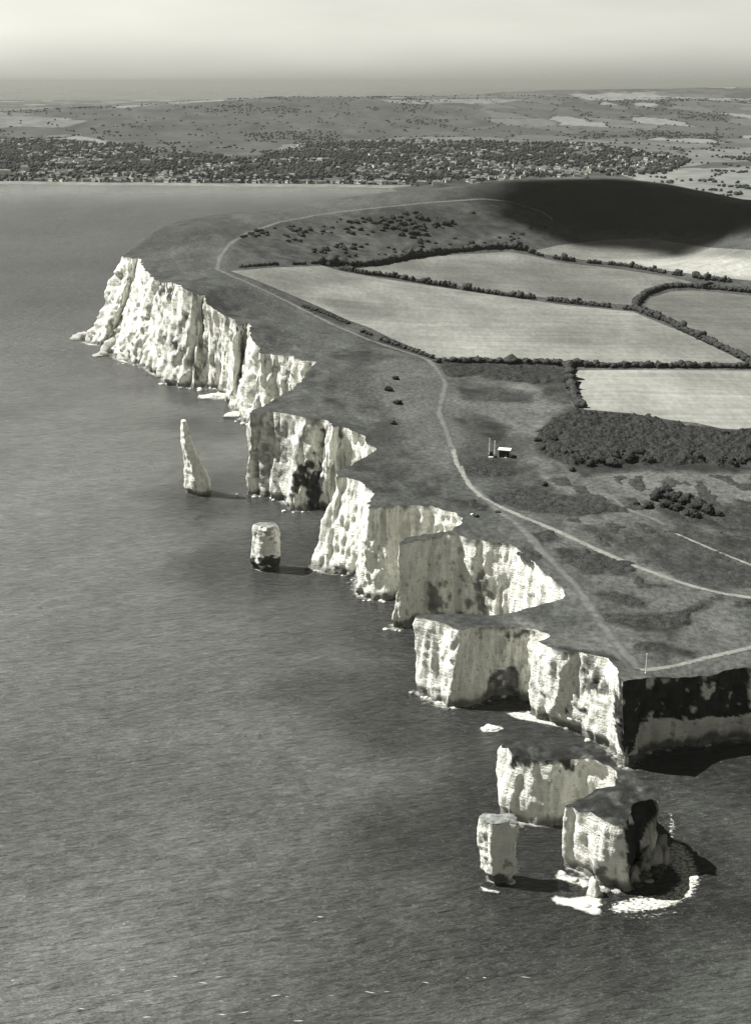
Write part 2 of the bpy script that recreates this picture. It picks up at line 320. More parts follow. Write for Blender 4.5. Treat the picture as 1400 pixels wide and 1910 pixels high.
def cliff_wall(T, B, ztop_f, closed, rows, stepf, amp, name, parent=None, stains=(), bend=0.75, zlow=-4.0, rough=1.0):
    T, B = resample(T, B, closed, stepf); T = smooth(T, closed); B = smooth(B, closed, 3); kw_ = 8
    N = smooth(normals(B * 0.5 + T * 0.5, closed, kw_), closed, 4); N /= np.linalg.norm(N, axis=1)[:, None] + 1e-9
    n = len(T); A = amp(T[:, 1]) if callable(amp) else np.full(n, amp)
    # top edge: shape, then height
    zt = ztop_f(T[:, 0], T[:, 1])
    V = np.zeros((rows + 1, n, 3)); t = np.linspace(0, 1, rows + 1)
    for r in range(rows + 1):
        k = t[r] ** (1 / bend) if bend != 1 else t[r]
        XY = T * (1 - k) + B * k
        z = zt * (1 - t[r]) + zlow * t[r]
        x, y = XY[:, 0], XY[:, 1]; z_ = z; z = z / np.where(y > 900, 2.3, np.where(y > 640, 1.3, 1.0))
        d = 2.6 * (fbm(x / 17, y / 17, z / 90, 2, 11)) + 1.5 * (0.5 - np.abs(noise(x / 7.5, y / 7.5, z / 45, 12))) * 1.6 \
            + rough * (0.5 * noise(x / 3.2, y / 3.2, z / 14, 13) + 0.9 * (0.35 - np.abs(noise(x / 3.4, y / 3.4, z / 22, 17))) * 2 + 0.7 * noise(x / 1.9, y / 1.9, z / 3.0, 14))
        d = d + 0.55 * noise(x / 40, y / 40, z / 3.2, 15)           # beds
        d = d - rough * 2.0 * sst(0.25, 0.75, noise(x / 3.6, y / 3.6, z / 60, 16))      # gullies
        d = d + rough * 1.1 * np.abs(noise(x / 5.0, y / 5.0, z / 14, 18))
        d = d + rough * 1.1 * np.floor(3.2 * noise(x / 6.5, y / 6.5, z / 17, 20) + .25 * noise(x / 1.5, y / 1.5, z / 1.5, 21)) / 3.2 + rough * 0.9 * np.floor(2.5 * noise(x / 2.8, y / 2.8, z / 6, 22)) / 2.5
        topw = 0.45 + 0.55 * sst(0, 0.12, t[r]); foot = 1 - 0.5 * sst(0.9, 1.0, t[r])
        notch = -1.6 * sst(6, 2.5, z_) * (0.6 + 0.6 * noise(x / 9, y / 9, 0, 19))
        d = d * topw * foot * A / 2.2 + notch * (1 if t[r] > 0.5 else 0)
        V[r, :, 0] = x + N[:, 0] * d; V[r, :, 1] = y + N[:, 1] * d; V[r, :, 2] = z_
    V[0, :, 2] = ztop_f(V[0, :, 0], V[0, :, 1])
    # tone (chalk albedo, stains)
    X, Y, Z = V[..., 0], V[..., 1], V[..., 2]; tt = t[:, None]
    tone = 0.86 - 0.06 * fbm(X / 9, Y / 9, Z / 40, 3, 31)
    sp = fbm(X / 1.5, Y / 1.5, Z / 4.0, 4, 33) + 0.25 * fbm(X / 14, Y / 14, Z / 14, 2, 34)
    tone = tone * (1 - 0.42 * sst(0.55, 0.75, sp)); tone = tone * (1 - np.where(Y < 750, 0.16, 0.42) * sst(0.1, 0.7, fbm(X / 2.6, Y / 2.6, Z / 32, 3, 36)))
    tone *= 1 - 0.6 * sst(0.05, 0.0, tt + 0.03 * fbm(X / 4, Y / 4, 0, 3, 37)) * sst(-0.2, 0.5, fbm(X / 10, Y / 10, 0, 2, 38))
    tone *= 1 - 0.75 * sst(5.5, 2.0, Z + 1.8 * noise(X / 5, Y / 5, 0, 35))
    U, Vp = project(X, Y, Z)
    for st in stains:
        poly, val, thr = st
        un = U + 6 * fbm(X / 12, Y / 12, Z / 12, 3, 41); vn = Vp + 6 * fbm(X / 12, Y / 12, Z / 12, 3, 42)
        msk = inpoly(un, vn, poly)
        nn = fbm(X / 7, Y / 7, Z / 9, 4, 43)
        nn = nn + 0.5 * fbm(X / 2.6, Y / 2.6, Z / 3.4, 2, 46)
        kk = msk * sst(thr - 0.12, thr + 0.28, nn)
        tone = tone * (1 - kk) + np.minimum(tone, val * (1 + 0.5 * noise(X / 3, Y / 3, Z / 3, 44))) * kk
    i = np.arange(n if closed else n - 1); j = (i + 1) % n
    F = []
    for r in range(rows): F.append(np.c_[r * n + i, (r + 1) * n + i, (r + 1) * n + j, r * n + j])
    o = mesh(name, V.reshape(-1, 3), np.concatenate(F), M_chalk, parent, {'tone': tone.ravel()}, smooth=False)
    return V[0], o
def fill_area(loop, spacing, zf, name, m, tonef, parent=None, zoff=0.0, edgef=None):
    """triangulate the inside of a closed loop with inner points; z from zf"""
    lo, hi = loop.min(0), loop.max(0); pts = []
    y = lo[1]; rowi = 0
    while y < hi[1]:
        s = spacing(y) if callable(spacing) else spacing
        xs = np.arange(lo[0], hi[0], s) + (s / 2 if rowi % 2 else 0)
        pts.append(np.c_[xs, np.full(len(xs), y)]); y += s * 0.87; rowi += 1
    pts = np.concatenate(pts) + 0
    rs = np.random.RandomState(4); pts = pts + rs.uniform(-.2, .2, pts.shape) * (spacing(600) if callable(spacing) else spacing)
    pts = pts[inpoly(pts[:, 0], pts[:, 1], loop)]
    n = len(loop)
    co = [Vector((float(a), float(b))) for a, b in loop] + [Vector((float(a), float(b))) for a, b in pts]
    r = delaunay_2d_cdt(co, [], [list(range(n))], 1, 1e-4)
    XY = np.array([(q[0], q[1]) for q in r[0]]); F = np.array([f for f in r[2] if len(f) == 3])
    Z = zf(XY[:, 0], XY[:, 1]) + zoff
    a = F[:, 0]; b = F[:, 1]; c = F[:, 2]
    cr = (XY[b, 0] - XY[a, 0]) * (XY[c, 1] - XY[a, 1]) - (XY[b, 1] - XY[a, 1]) * (XY[c, 0] - XY[a, 0])
    F[cr < 0] = F[cr < 0][:, ::-1]
    at = {'tone': tonef(XY[:, 0], XY[:, 1], Z)}
    if edgef: at['edge'] = edgef(XY[:, 0], XY[:, 1])
    return mesh(name, np.c_[XY, Z], F, m, parent, at, smooth=True)
# main land outline
T = []; B = []
for t_, b_ in COAST:
    p = on_land(*t_); T.append(p); B.append(at_z(*b_) if b_ else (np.nan, np.nan))
back = [(520, 470), (700, 460), (900, 900), (950, 1600), (900, 2300), (240, 2300), (120, 2120), (20, 1960), (-80, 1840), (-160, 1720), (-215, 1600), (-245, 1500), (-262, 1420)]
T = np.array(T + [np.array(b, float) for b in back]); B = np.array(B + [(np.nan, np.nan)] * len(back))
NB = len(COAST)
nr = normals(T, True, 1); hz = H(T[:, 0], T[:, 1])
offs = []
for i in range(len(T)):
    if np.isnan(B[i, 0]): B[i] = T[i] + nr[i] * hz[i] * (0.07 if i < NB else 0.25)
    offs.append(np.hypot(*(B[i] - T[i])))
print('COAST offs', [(COAST[i][0], round(float(offs[i])), round(float(hz[i]))) for i in range(NB) if COAST[i][1]])
print('first/last', T[0], T[NB - 1], T[NB - 2])
STAINS_AND_SHADE = [
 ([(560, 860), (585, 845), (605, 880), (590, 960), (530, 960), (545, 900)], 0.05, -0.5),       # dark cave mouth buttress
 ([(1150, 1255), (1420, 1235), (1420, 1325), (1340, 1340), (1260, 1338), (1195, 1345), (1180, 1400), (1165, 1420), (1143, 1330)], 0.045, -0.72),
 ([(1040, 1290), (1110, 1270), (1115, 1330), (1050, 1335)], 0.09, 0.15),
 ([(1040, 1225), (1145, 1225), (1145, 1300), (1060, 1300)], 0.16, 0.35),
 ([(905, 1250), (960, 1240), (985, 1320), (905, 1320)], 0.20, -0.1),  # cave darkness painted onto the wall
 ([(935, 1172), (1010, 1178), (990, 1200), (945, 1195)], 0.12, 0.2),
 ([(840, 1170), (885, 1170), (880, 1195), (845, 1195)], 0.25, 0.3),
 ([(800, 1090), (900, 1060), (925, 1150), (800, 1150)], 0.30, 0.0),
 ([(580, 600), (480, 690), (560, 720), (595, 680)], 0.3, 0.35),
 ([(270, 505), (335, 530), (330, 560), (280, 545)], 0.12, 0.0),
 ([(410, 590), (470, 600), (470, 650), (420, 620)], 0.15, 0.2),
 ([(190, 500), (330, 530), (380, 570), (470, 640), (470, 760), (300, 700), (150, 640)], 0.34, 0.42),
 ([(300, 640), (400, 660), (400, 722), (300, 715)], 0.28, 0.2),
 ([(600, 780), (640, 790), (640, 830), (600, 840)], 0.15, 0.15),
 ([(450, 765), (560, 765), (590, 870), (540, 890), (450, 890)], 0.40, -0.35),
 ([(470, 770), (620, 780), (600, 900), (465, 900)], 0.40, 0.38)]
stepm = lambda y: 0.85 if y < 800 else (1.7 if y < 1500 else 8.0)
ampm = lambda y: np.where(y < 600, 1.7, np.where(y < 900, 2.3, 3.8))
NR = 62
keep = list(range(NB))
Tc = np.concatenate([T[-1:], T[:NB + 2]]); Bc = np.concatenate([B[-1:], B[:NB + 2]])
top, cl = cliff_wall(Tc, Bc, H, False, NR, stepm, ampm, 'chalk_cliff', None, STAINS_AND_SHADE)
tag(cl, 'long wavy line of white chalk cliffs falling to the sea', None, None, 'structure')
# hidden sides of the headland
Th = np.concatenate([T[NB + 1:], ]); Bh = np.concatenate([B[NB + 1:]])
top2, cl2 = cliff_wall(Th[5:], Bh[5:], H, False, 12, lambda y: 9.0, 2.0, 'bay_slope', None, ())
tag(cl2, 'slope of the headland down to the far bay', None, None, 'structure')
loop = np.concatenate([top[:, :2], T[NB + 2:NB + 6], top2[:, :2]])
d_ = np.hypot(*(loop - np.roll(loop, 1, 0)).T); loop = loop[d_ > 0.05]
# ------------------------------------------------------------------ ground tone, as patches of grass, scrub and bare turf
SCRUB = [  # pixel polygons, albedo
 ([(815, 676), (1065, 682), (1068, 760), (1000, 725), (900, 700), (830, 700)], 0.029, 5),
 ([(440, 470), (460, 430), (600, 405), (730, 395), (860, 385), (1000, 400), (1060, 440), (960, 462), (800, 472), (640, 492), (520, 490)], 0.044, 6),
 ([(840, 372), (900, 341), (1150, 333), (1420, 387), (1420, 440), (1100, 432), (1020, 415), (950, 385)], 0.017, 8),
 ([(640, 400), (760, 385), (900, 395), (960, 420), (900, 440), (700, 430)], 0.031, 6),
 ([(1010, 800), (1060, 762), (1180, 775), (1340, 802), (1420, 800), (1420, 880), (1200, 878), (1080, 885), (1000, 850)], 0.023, 6),
 ([(868, 858), (910, 850), (965, 860), (970, 885), (900, 892), (868, 880)], 0.022, 3),
 ([(850, 936), (880, 932), (908, 945), (900, 954), (856, 950)], 0.022, 3),
 ([(900, 925), (960, 915), (1060, 925), (1140, 935), (1160, 955), (1080, 962), (1000, 958), (930, 940)], 0.029, 4),
 ([(920, 870), (1000, 880), (1060, 920), (960, 920)], 0.039, 5),
 ([(850, 720), (1000, 735), (990, 752), (860, 745)], 0.031, 4),
 ([(840, 780), (900, 775), (960, 800), (930, 825), (870, 800)], 0.034, 4),
 ([(990, 992), (1030, 990), (1052, 1004), (1010, 1012), (992, 1004)], 0.023, 3),
 ([(1030, 1020), (1100, 1025), (1190, 1055), (1170, 1072), (1090, 1072), (1040, 1045)], 0.029, 3),
 ([(965, 1018), (1000, 1022), (1018, 1046), (985, 1044)], 0.021, 2),
 ([(1100, 1105), (1140, 1106), (1210, 1122), (1205, 1136), (1170, 1128), (1110, 1116)], 0.029, 3),
 ([(1180, 1070), (1210, 1072), (1195, 1088), (1260, 1095), (1190, 1098)], 0.029, 3),
 ([(1260, 1140), (1350, 1105), (1350, 1120), (1290, 1145), (1290, 1165), (1230, 1180), (1120, 1158), (1130, 1148)], 0.029, 4),
 ([(1180, 1200), (1240, 1198), (1300, 1215), (1290, 1228), (1230, 1216), (1185, 1212)], 0.029, 3),
 ([(1360, 1120), (1420, 1118), (1420, 1134), (1362, 1132)], 0.029, 3),
 ([(1060, 980), (1420, 1000), (1420, 1095), (1330, 1100), (1200, 1050)], 0.039, 6),
 ([(1200, 935), (1320, 950), (1420, 940), (1420, 1000), (1330, 980), (1240, 965)], 0.031, 5),
 ([(560, 575), (600, 575), (655, 600), (640, 606), (590, 592)], 0.026, 3),
 ([(665, 620), (720, 635), (810, 668), (790, 672), (700, 640)], 0.026, 3),
 ([(600, 655), (680, 650), (760, 665), (700, 672), (610, 668)], 0.031, 3),
 ([(800, 1146), (900, 1150), (1020, 1180), (1000, 1178), (860, 1160)], 0.042, 3),
 ([(1010, 1200), (1060, 1205), (1140, 1222), (1160, 1250), (1140, 1236), (1060, 1218)], 0.026, 2),
 ([(640, 860), (760, 850), (830, 900), (860, 950), (700, 920)], 0.040, 8),
 ([(480, 690), (590, 690), (720, 760), (690, 810), (620, 780), (490, 765)], 0.042, 8),
 ([(270, 500), (400, 520), (560, 640), (590, 670), (480, 650), (380, 560)], 0.042, 8)]
LIGHT = [
 ([(700, 650), (830, 680), (870, 760), (850, 900), (760, 830), (690, 720)], 0.072, 12),
 ([(1100, 880), (1420, 878), (1420, 935), (1300, 930), (1180, 910)], 0.108, 8),
 ([(830, 745), (1010, 755), (1000, 790), (900, 775)], 0.083, 6),
 ([(1010, 880), (1140, 920), (1160, 945), (1090, 930), (1000, 900)], 0.108, 5),
 ([(1280, 1165), (1350, 1120), (1420, 1130), (1420, 1240), (1250, 1260), (1170, 1265), (1240, 1225)], 0.083, 6),
 ([(400, 440), (430, 450), (420, 510), (480, 530), (600, 600), (560, 590), (470, 540), (400, 505)], 0.063, 5),
 ([(430, 400), (620, 372), (850, 345), (800, 375), (650, 392), (480, 425)], 0.063, 4),
 ([(1060, 1060), (1420, 1110), (1420, 1180), (1240, 1150), (1080, 1090)], 0.083, 8)]
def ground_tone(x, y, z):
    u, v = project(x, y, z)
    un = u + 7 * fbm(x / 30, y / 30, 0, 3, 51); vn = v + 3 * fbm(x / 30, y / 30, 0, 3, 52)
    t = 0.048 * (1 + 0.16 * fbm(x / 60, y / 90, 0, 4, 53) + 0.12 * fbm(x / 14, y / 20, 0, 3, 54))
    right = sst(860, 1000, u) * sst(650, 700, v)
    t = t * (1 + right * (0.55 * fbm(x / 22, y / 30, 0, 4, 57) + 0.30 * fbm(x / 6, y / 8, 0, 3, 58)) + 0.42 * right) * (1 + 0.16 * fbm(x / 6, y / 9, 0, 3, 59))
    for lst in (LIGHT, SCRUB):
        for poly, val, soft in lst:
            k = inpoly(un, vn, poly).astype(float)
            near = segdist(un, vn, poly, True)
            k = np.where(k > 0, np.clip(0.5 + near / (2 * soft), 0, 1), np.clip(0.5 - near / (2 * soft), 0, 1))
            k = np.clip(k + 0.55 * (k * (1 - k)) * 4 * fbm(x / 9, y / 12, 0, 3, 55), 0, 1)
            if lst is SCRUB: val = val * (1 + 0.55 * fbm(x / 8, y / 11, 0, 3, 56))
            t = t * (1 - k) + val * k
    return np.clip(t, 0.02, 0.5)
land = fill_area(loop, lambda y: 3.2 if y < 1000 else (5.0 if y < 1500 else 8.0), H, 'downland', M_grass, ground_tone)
tag(land, 'rolling grass downland above the cliffs', None, None, 'structure')
# ------------------------------------------------------------------ fields
rnd = random.Random(7)
rs = np.random.RandomState(7)
FIELDS = [
 ('big stubble field spreading below the slope, cut by two hedges', 0.25, [(430, 506), (500, 500), (600, 496), (640, 507), (700, 518), (800, 533), (900, 548), (1050, 569), (1180, 582), (1290, 628), (1384, 674), (1384, 678), (1180, 678), (1000, 675), (818, 672), (790, 657), (730, 632), (690, 612), (650, 598), (600, 575), (540, 549), (480, 524)],
   [([(590, 560), (650, 556), (745, 580), (740, 598), (690, 606), (640, 590)], 0.17, 6), ([(580, 545), (640, 535), (700, 545), (640, 556)], 0.31, 6), ([(640, 600), (760, 600), (1000, 640), (1380, 672), (1000, 673), (820, 670)], 0.30, 9), ([(430, 506), (620, 500), (700, 522), (560, 540)], 0.19, 9), ([(1180, 590), (1290, 632), (1384, 674), (1180, 650)], 0.20, 12)]),
 ('pale field between the two long hedges', 0.185, [(655, 503), (720, 494), (780, 482), (850, 475), (950, 470), (985, 476), (1040, 489), (1150, 502), (1250, 517), (1300, 529), (1240, 533), (1200, 549), (1180, 570), (1080, 563), (960, 549), (850, 533), (740, 514)],
   [([(780, 482), (950, 470), (1040, 489), (900, 490)], 0.25, 6), ([(950, 520), (1180, 540), (1180, 570), (1000, 550)], 0.14, 9)]),
 ('grey green field enclosed by the corner hedge', 0.165, [(1200, 570), (1212, 556), (1250, 544), (1290, 542), (1340, 546), (1440, 556), (1440, 690), (1400, 668), (1350, 645), (1300, 624), (1245, 594)], []),
 ('bright bare field beside the dark thicket', 0.33, [(1066, 700), (1080, 691), (1200, 690), (1460, 692), (1460, 812), (1400, 803), (1345, 800), (1300, 790), (1250, 784), (1180, 772), (1088, 764), (1074, 738), (1064, 715)],
   [([(1150, 700), (1300, 690), (1320, 700), (1200, 708)], 0.27, 6)]),
 ('far field under the shaded down', 0.22, [(985, 470), (1040, 458), (1090, 452), (1140, 447), (1210, 445), (1320, 462), (1460, 470), (1460, 530), (1330, 517), (1250, 506), (1160, 491), (1100, 487), (1040, 479)],
   [([(1150, 490), (1250, 480), (1460, 485), (1460, 525), (1300, 512)], 0.42, 7)])]
for lab, val, poly, patches in FIELDS:
    lp = px_line(poly + [poly[0]], 500, 14)[:-1]
    def ft(x, y, z, val=val, patches=patches):
        u, v = project(x, y, z); un = u + 9 * fbm(x / 40, y / 60, 0, 3, 61); vn = v + 4 * fbm(x / 40, y / 60, 0, 3, 62)
        t = val * (1 + 0.16 * fbm(x / 50, y / 90, 0, 4, 63) + 0.06 * fbm(x / 90, y / 12, 0, 3, 64))
        for pl, vv, soft in patches:
            k = np.where(inpoly(un, vn, pl), 0.5, -0.5) * np.clip(segdist(un, vn, pl, True) / soft, 0, 1) + 0.5
            t = t * (1 - k) + vv * k
        return t
    tag(fill_area(lp, 7.0, H, 'field', M_field, ft, None, 0.22), lab, None, None, 'structure')
# ------------------------------------------------------------------ tracks
def ribbon(pts, wdt, name, m, zf, zoff, label=None, jit=0.15, cols=4, step=2.5):
    P = [pts[0]]
    for a, b in zip(pts[:-1], pts[1:]):
        L = np.hypot(*(b - a)); n = max(1, int(L / step))
        for k in range(1, n + 1): P.append(a + (b - a) * k / n)
    P = smooth(np.array(P), False, 6); N = normals(P, False, 2)
    n = len(P); s = np.arange(n); V = []; e = []
    wl = wdt * (1 + jit * fbm(s / 9.0, 1.3 + wdt, 0, 3, 71)) if not callable(wdt) else wdt(np.linspace(0, 1, n))
    for q in range(cols + 1):
        t = q / cols * 2 - 1; xy = P + N * (wl * 0.5 * t)[:, None]
        V.append(np.c_[xy, zf(xy[:, 0], xy[:, 1]) + zoff * (1 - 0.75 * t * t)]); e.append(0.92 - 0.7 * abs(t) ** 1.6 + 0.18 * fbm(P[:, 0] / 16, P[:, 1] / 16, q * .3, 3, 72))
    V = np.concatenate(V); e = np.concatenate(e); F = []
    i = np.arange(n - 1)
    for q in range(cols): F.append(np.c_[q * n + i, q * n + i + 1, (q + 1) * n + i + 1, (q + 1) * n + i][:, ::-1])
    o = mesh(name, V, np.concatenate(F), m, None, {'edge': e})
    if label: tag(o, label, None, None, 'structure')
    return o
ribbon(px_line([(845, 838), (850, 862), (862, 884), (880, 910), (905, 932), (940, 950), (975, 965), (1030, 987), (1100, 1020), (1180, 1055), (1260, 1085), (1340, 1107), (1420, 1118), (1500, 1128)]), 4.4, 'path', M_path, H, 0.30, 'wide pale chalk track curving to the right edge')
ribbon(px_line([(800, 672), (816, 692), (832, 715), (824, 745), (818, 770), (832, 805), (845, 838)]), 6.0, 'path', M_track, H, 0.28, 'worn track winding along the down to the big field')
ribbon(px_line([(405, 503), (440, 518), (500, 545), (560, 575), (620, 605), (690, 635), (760, 658), (800, 672)]), 6.0, 'path', M_track, H, 0.28, 'faint cliff top path beside the big field')
ribbon(px_line([(405, 503), (410, 480), (430, 455), (460, 435), (520, 415), (600, 400), (700, 388), (800, 378), (900, 371), (950, 376), (1010, 395), (1030, 410)], 600), 7.0, 'path', M_track, H, 0.28, 'light path running up over the down')
ribbon(px_line([(880, 905), (930, 955), (975, 985), (1010, 1030), (1040, 1060), (1075, 1095), (1105, 1140), (1140, 1190), (1170, 1225), (1192, 1250)]), 6.5, 'path', M_track, H, 0.28, 'worn turf path leading to the headland tip')
ribbon(px_line([(1192, 1250), (1215, 1250), (1270, 1240), (1330, 1225), (1400, 1208), (1480, 1190)]), 3.5, 'path', M_path, H, 0.30, 'thin pale path along the north cliff edge')
ribbon(px_line([(1258, 995), (1300, 1013), (1350, 1035), (1420, 1062)]), 2.6, 'path', M_path, H, 0.28, 'narrow pale path through the heath')
ribbon(px_line([(1145, 930), (1158, 945), (1170, 952), (1215, 965), (1240, 980)]), 4.0, 'path', M_track, H, 0.28, 'sandy scar among the scrub')
ribbon(px_line([(860, 870), (870, 900), (895, 928)]), 3.0, 'path', M_path, H, 0.32, 'second rut of the chalk track')
# ------------------------------------------------------------------ foliage
import bmesh
def ico(sub):
    bm = bmesh.new(); bmesh.ops.create_icosphere(bm, subdivisions=sub, radius=1.0)
    V = np.array([v.co[:] for v in bm.verts]); F = np.array([[v.index for v in f.verts] for f in bm.faces]); bm.free(); return V, F
ICO = {s: ico(s) for s in (1, 2, 3)}
def blobs(specs, sub=2, amp=0.45, freq=1.6, seed=0):
    """specs: array (n,6) centre + radii; returns one lumpy leafy mass"""
    specs = np.asarray(specs, float); bV, bF = ICO[sub]; n = len(specs); m = len(bV)
    V = np.repeat(bV[None], n, 0); off = rs.uniform(0, 100, (n, 1, 3)); Q = V * freq + off
    r = 1 + amp * fbm(Q[..., 0], Q[..., 1], Q[..., 2], 2, seed) + amp * 0.5 * rs.uniform(-1, 1, (n, m))
    V = V * r[..., None] * specs[:, None, 3:6] + specs[:, None, 0:3]
    F = (bF[None] + (np.arange(n) * m)[:, None, None]).reshape(-1, 3)
    return V.reshape(-1, 3), F
def cards(V, F, k, size, seed=1):
    """leaf clumps: small tilted faces scattered over the mass"""
    q = np.random.RandomState(seed); fi = q.randint(0, len(F), k); c = V[F[fi]].mean(1)
    a = q.normal(size=(k, 3)); a /= np.linalg.norm(a, axis=1)[:, None]; b = np.cross(a, q.normal(size=(k, 3))); b /= np.linalg.norm(b, axis=1)[:, None]
    sz = size * q.uniform(0.5, 1.4, (k, 1)); c = c + q.normal(size=(k, 3)) * size * 0.5
    P = np.stack([c - a * sz, c + b * sz, c + a * sz], 1).reshape(-1, 3)
    Fn = np.arange(3 * k).reshape(-1, 3) + len(V)
    return np.concatenate([V, P]), np.concatenate([F, Fn])
def hedge(px, hgt, label, step=1.9, gap=0.0, wid=1.0, start=600, big=0.08):
    L = px_line(px, start, 10); sp = []
    for a, b in zip(L[:-1], L[1:]):
        D = np.hypot(*(b - a)); n = max(1, int(D / step))
        for k in range(n):
            p = a + (b - a) * (k + rnd.random()) / n
            if gap and noise(p[0] / 14, p[1] / 14, 0, 81) < gap * 2 - 1: continue
            h = hgt * rnd.uniform(0.65, 1.15) * (1.5 if rnd.random() < big else 1)
            sp.append((p[0] + rnd.uniform(-.6, .6) * wid, p[1] + rnd.uniform(-.9, .9) * wid, h * 0.42, h * 0.5 * wid + .3, h * 0.5 * wid + .3, h * 0.62))
    sp = np.array(sp); c = sp[:, :2].mean(0); z0 = float(H(*c)); sp[:, 2] += H(sp[:, 0], sp[:, 1]) - z0
    sp[:, 0] -= c[0]; sp[:, 1] -= c[1]
    V, F = blobs(sp, 2, 0.55, 2.6, 5); V, F = cards(V, F, min(16000, len(sp) * 60), 0.42)
    o = mesh('hedge', V, F, M_leaf); o.location = (c[0], c[1], z0)
    return tag(o, label, 'hedge', 'hedgerows between the fields')
hedge([(420, 501), (470, 497), (515, 494), (560, 493), (610, 490)], 2.4, 'thin low hedge at the top left corner of the big field', gap=0.3)
hedge([(600, 492), (640, 496), (700, 494), (740, 485), (800, 475), (850, 469), (900, 464), (950, 462), (978, 466)], 5.5, 'thickest tall hedge under the gorse slope, above the middle field', wid=1.5)
hedge([(985, 471), (1010, 478), (1040, 484), (1100, 491), (1160, 496), (1250, 512), (1330, 523), (1440, 536)], 4.2, 'gappy line of rounded shrubs below the far bright field', gap=0.42, big=.2)
hedge([(605, 494), (640, 504), (680, 512), (740, 519), (800, 530), (850, 538), (900, 546), (960, 554), (1020, 561), (1080, 568), (1130, 573), (1180, 579)], 4.0, 'long hedge of shrubs between the middle field and the big field', gap=0.34, big=.2)
hedge([(1182, 576), (1190, 562), (1205, 549), (1240, 537), (1280, 535), (1340, 540), (1440, 550)], 4.5, 'curved hedge looping round the top of the corner field', wid=1.3)
hedge([(1182, 577), (1240, 599), (1300, 630), (1350, 652), (1405, 680)], 4.2, 'straight hedge slanting down between the corner field and the big field', wid=1.3)
hedge([(815, 676), (860, 676), (900, 675), (960, 677), (1000, 678), (1060, 682), (1150, 684), (1280, 685), (1460, 686)], 3.6, 'dark level hedge above the bright bare field', wid=1.7)
hedge([(1060, 684), (1060, 700), (1064, 718), (1070, 738), (1082, 760)], 4.5, 'short hedge at the left end of the bright bare field', wid=1.3, start=500)
hedge([(562, 571), (600, 583), (650, 604)], 2.0, 'strip of low scrub along the upper cliff path', wid=1.6)
hedge([(675, 620), (720, 637), (770, 655), (806, 668)], 2.6, 'strip of scrub beside the lower end of the cliff path', wid=1.5, gap=.25)
# bush kinds
def bush_mesh(name, seed, flat=0.75):
    q = random.Random(seed); sp = [(0, 0, .35, .75, .75, .6 * flat + .15)]
    for k in range(7):
        a = q.uniform(0, 6.28); r = q.uniform(.3, .75); s = q.uniform(.28, .5); sp.append((r * math.cos(a), r * math.sin(a), q.uniform(.2, .6) * flat, s, s, s * .9))
    V, F = blobs(sp, 3, 0.5, 3.0, seed); V, F = cards(V, F, 1500, 0.075, seed); V[:, 2] = np.maximum(V[:, 2], -0.15)
    me = mesh(name, V, F, M_leaf2); return me
protos = [bush_mesh('gorse_bush', 20 + i) for i in range(5)]
used = set()
def bush(x, y, r, label, group, name='gorse_bush', hs=1.0, m=None):
    i = rnd.randrange(5)
    if i in used: o = protos[i].copy(); COL.objects.link(o)
    else: o = protos[i]; used.add(i)
    o.name = name; o.location = (x, y, float(H(x, y))); o.rotation_euler = (0, 0, rnd.uniform(0, 6.28)); o.scale = (r, r * rnd.uniform(.8, 1.1), r * hs * rnd.uniform(.85, 1.1))
    return tag(o, label, 'bush', group)
for (u, v, r, lab) in [(737, 707, 2.6, 'lone dark bush on the cliff top turf, farthest of four'), (724, 728, 2.9, 'lone dark bush on the cliff top turf, second farthest of four'), (741, 753, 2.8, 'lone dark bush on the cliff top turf, third of four, nearest the track'), (733, 791, 2.3, 'lone dark bush on the cliff top turf, nearest of four')]:
    p = on_land(u, v); bush(p[0], p[1], r, lab, 'four lone bushes on the turf'); 
    # its low wind-trimmed skirt
for (u, v, r) in [(1038, 845, 3.2), (1052, 852, 3.6), (1066, 858, 4.0), (1084, 862, 4.4), (1100, 868, 3.4), (1118, 862, 4.6), (1140, 868, 4.2), (1152, 852, 5.6), (1172, 858, 5.6), (1190, 850, 4.6), (1208, 862, 3.6), (1232, 858, 3.2), (1280, 852, 5.4), (1300, 858, 4.8), (1340, 862, 4.6), (1362, 866, 4.0), (1390, 864, 5.0), (1015, 838, 3.2), (1030, 820, 3.0), (1066, 878, 2.2), (1000, 822, 2.6)]:
    p = on_land(u, v); bush(p[0], p[1], r, 'rounded dark bush along the lower edge of the big thicket', 'bushes edging the thicket', 'thicket_bush', 0.95)
for (u, v, r) in [(1222, 930, 4.0), (1238, 922, 4.6), (1256, 932, 5.0), (1280, 938, 5.2), (1300, 948, 5.4), (1318, 956, 4.4), (1206, 946, 3.2), (1290, 962, 3.6), (1262, 950, 3.6), (1240, 944, 4.2), (1340, 962, 2.6), (1186, 942, 2.2)]:
    p = on_land(u, v); bush(p[0], p[1], r, 'bush in the dark round clump standing in open heath', 'bushes of the heath clump', 'thicket_bush', 1.0)
p = on_land(1350, 812); bush(p[0], p[1], 3.4, 'bush on the thicket rim against the bright bare field', 'bushes edging the thicket', 'thicket_bush')
p = on_land(888, 964); bush(p[0], p[1], 1.3, 'tiny dark bush next to a pale stone by the chalk track', None)
p = on_land(928, 956); bush(p[0], p[1], 1.6, 'small flat bush just below the bend of the chalk track', None, hs=.5)
p = on_land(1014, 905); bush(p[0], p[1], 1.9, 'small bush on open turf below the thicket corner', None)
cnt = 0; slope = [(440, 436), (600, 408), (860, 388), (1060, 425), (1010, 448), (940, 456), (760, 470), (640, 486), (540, 484), (470, 470)]
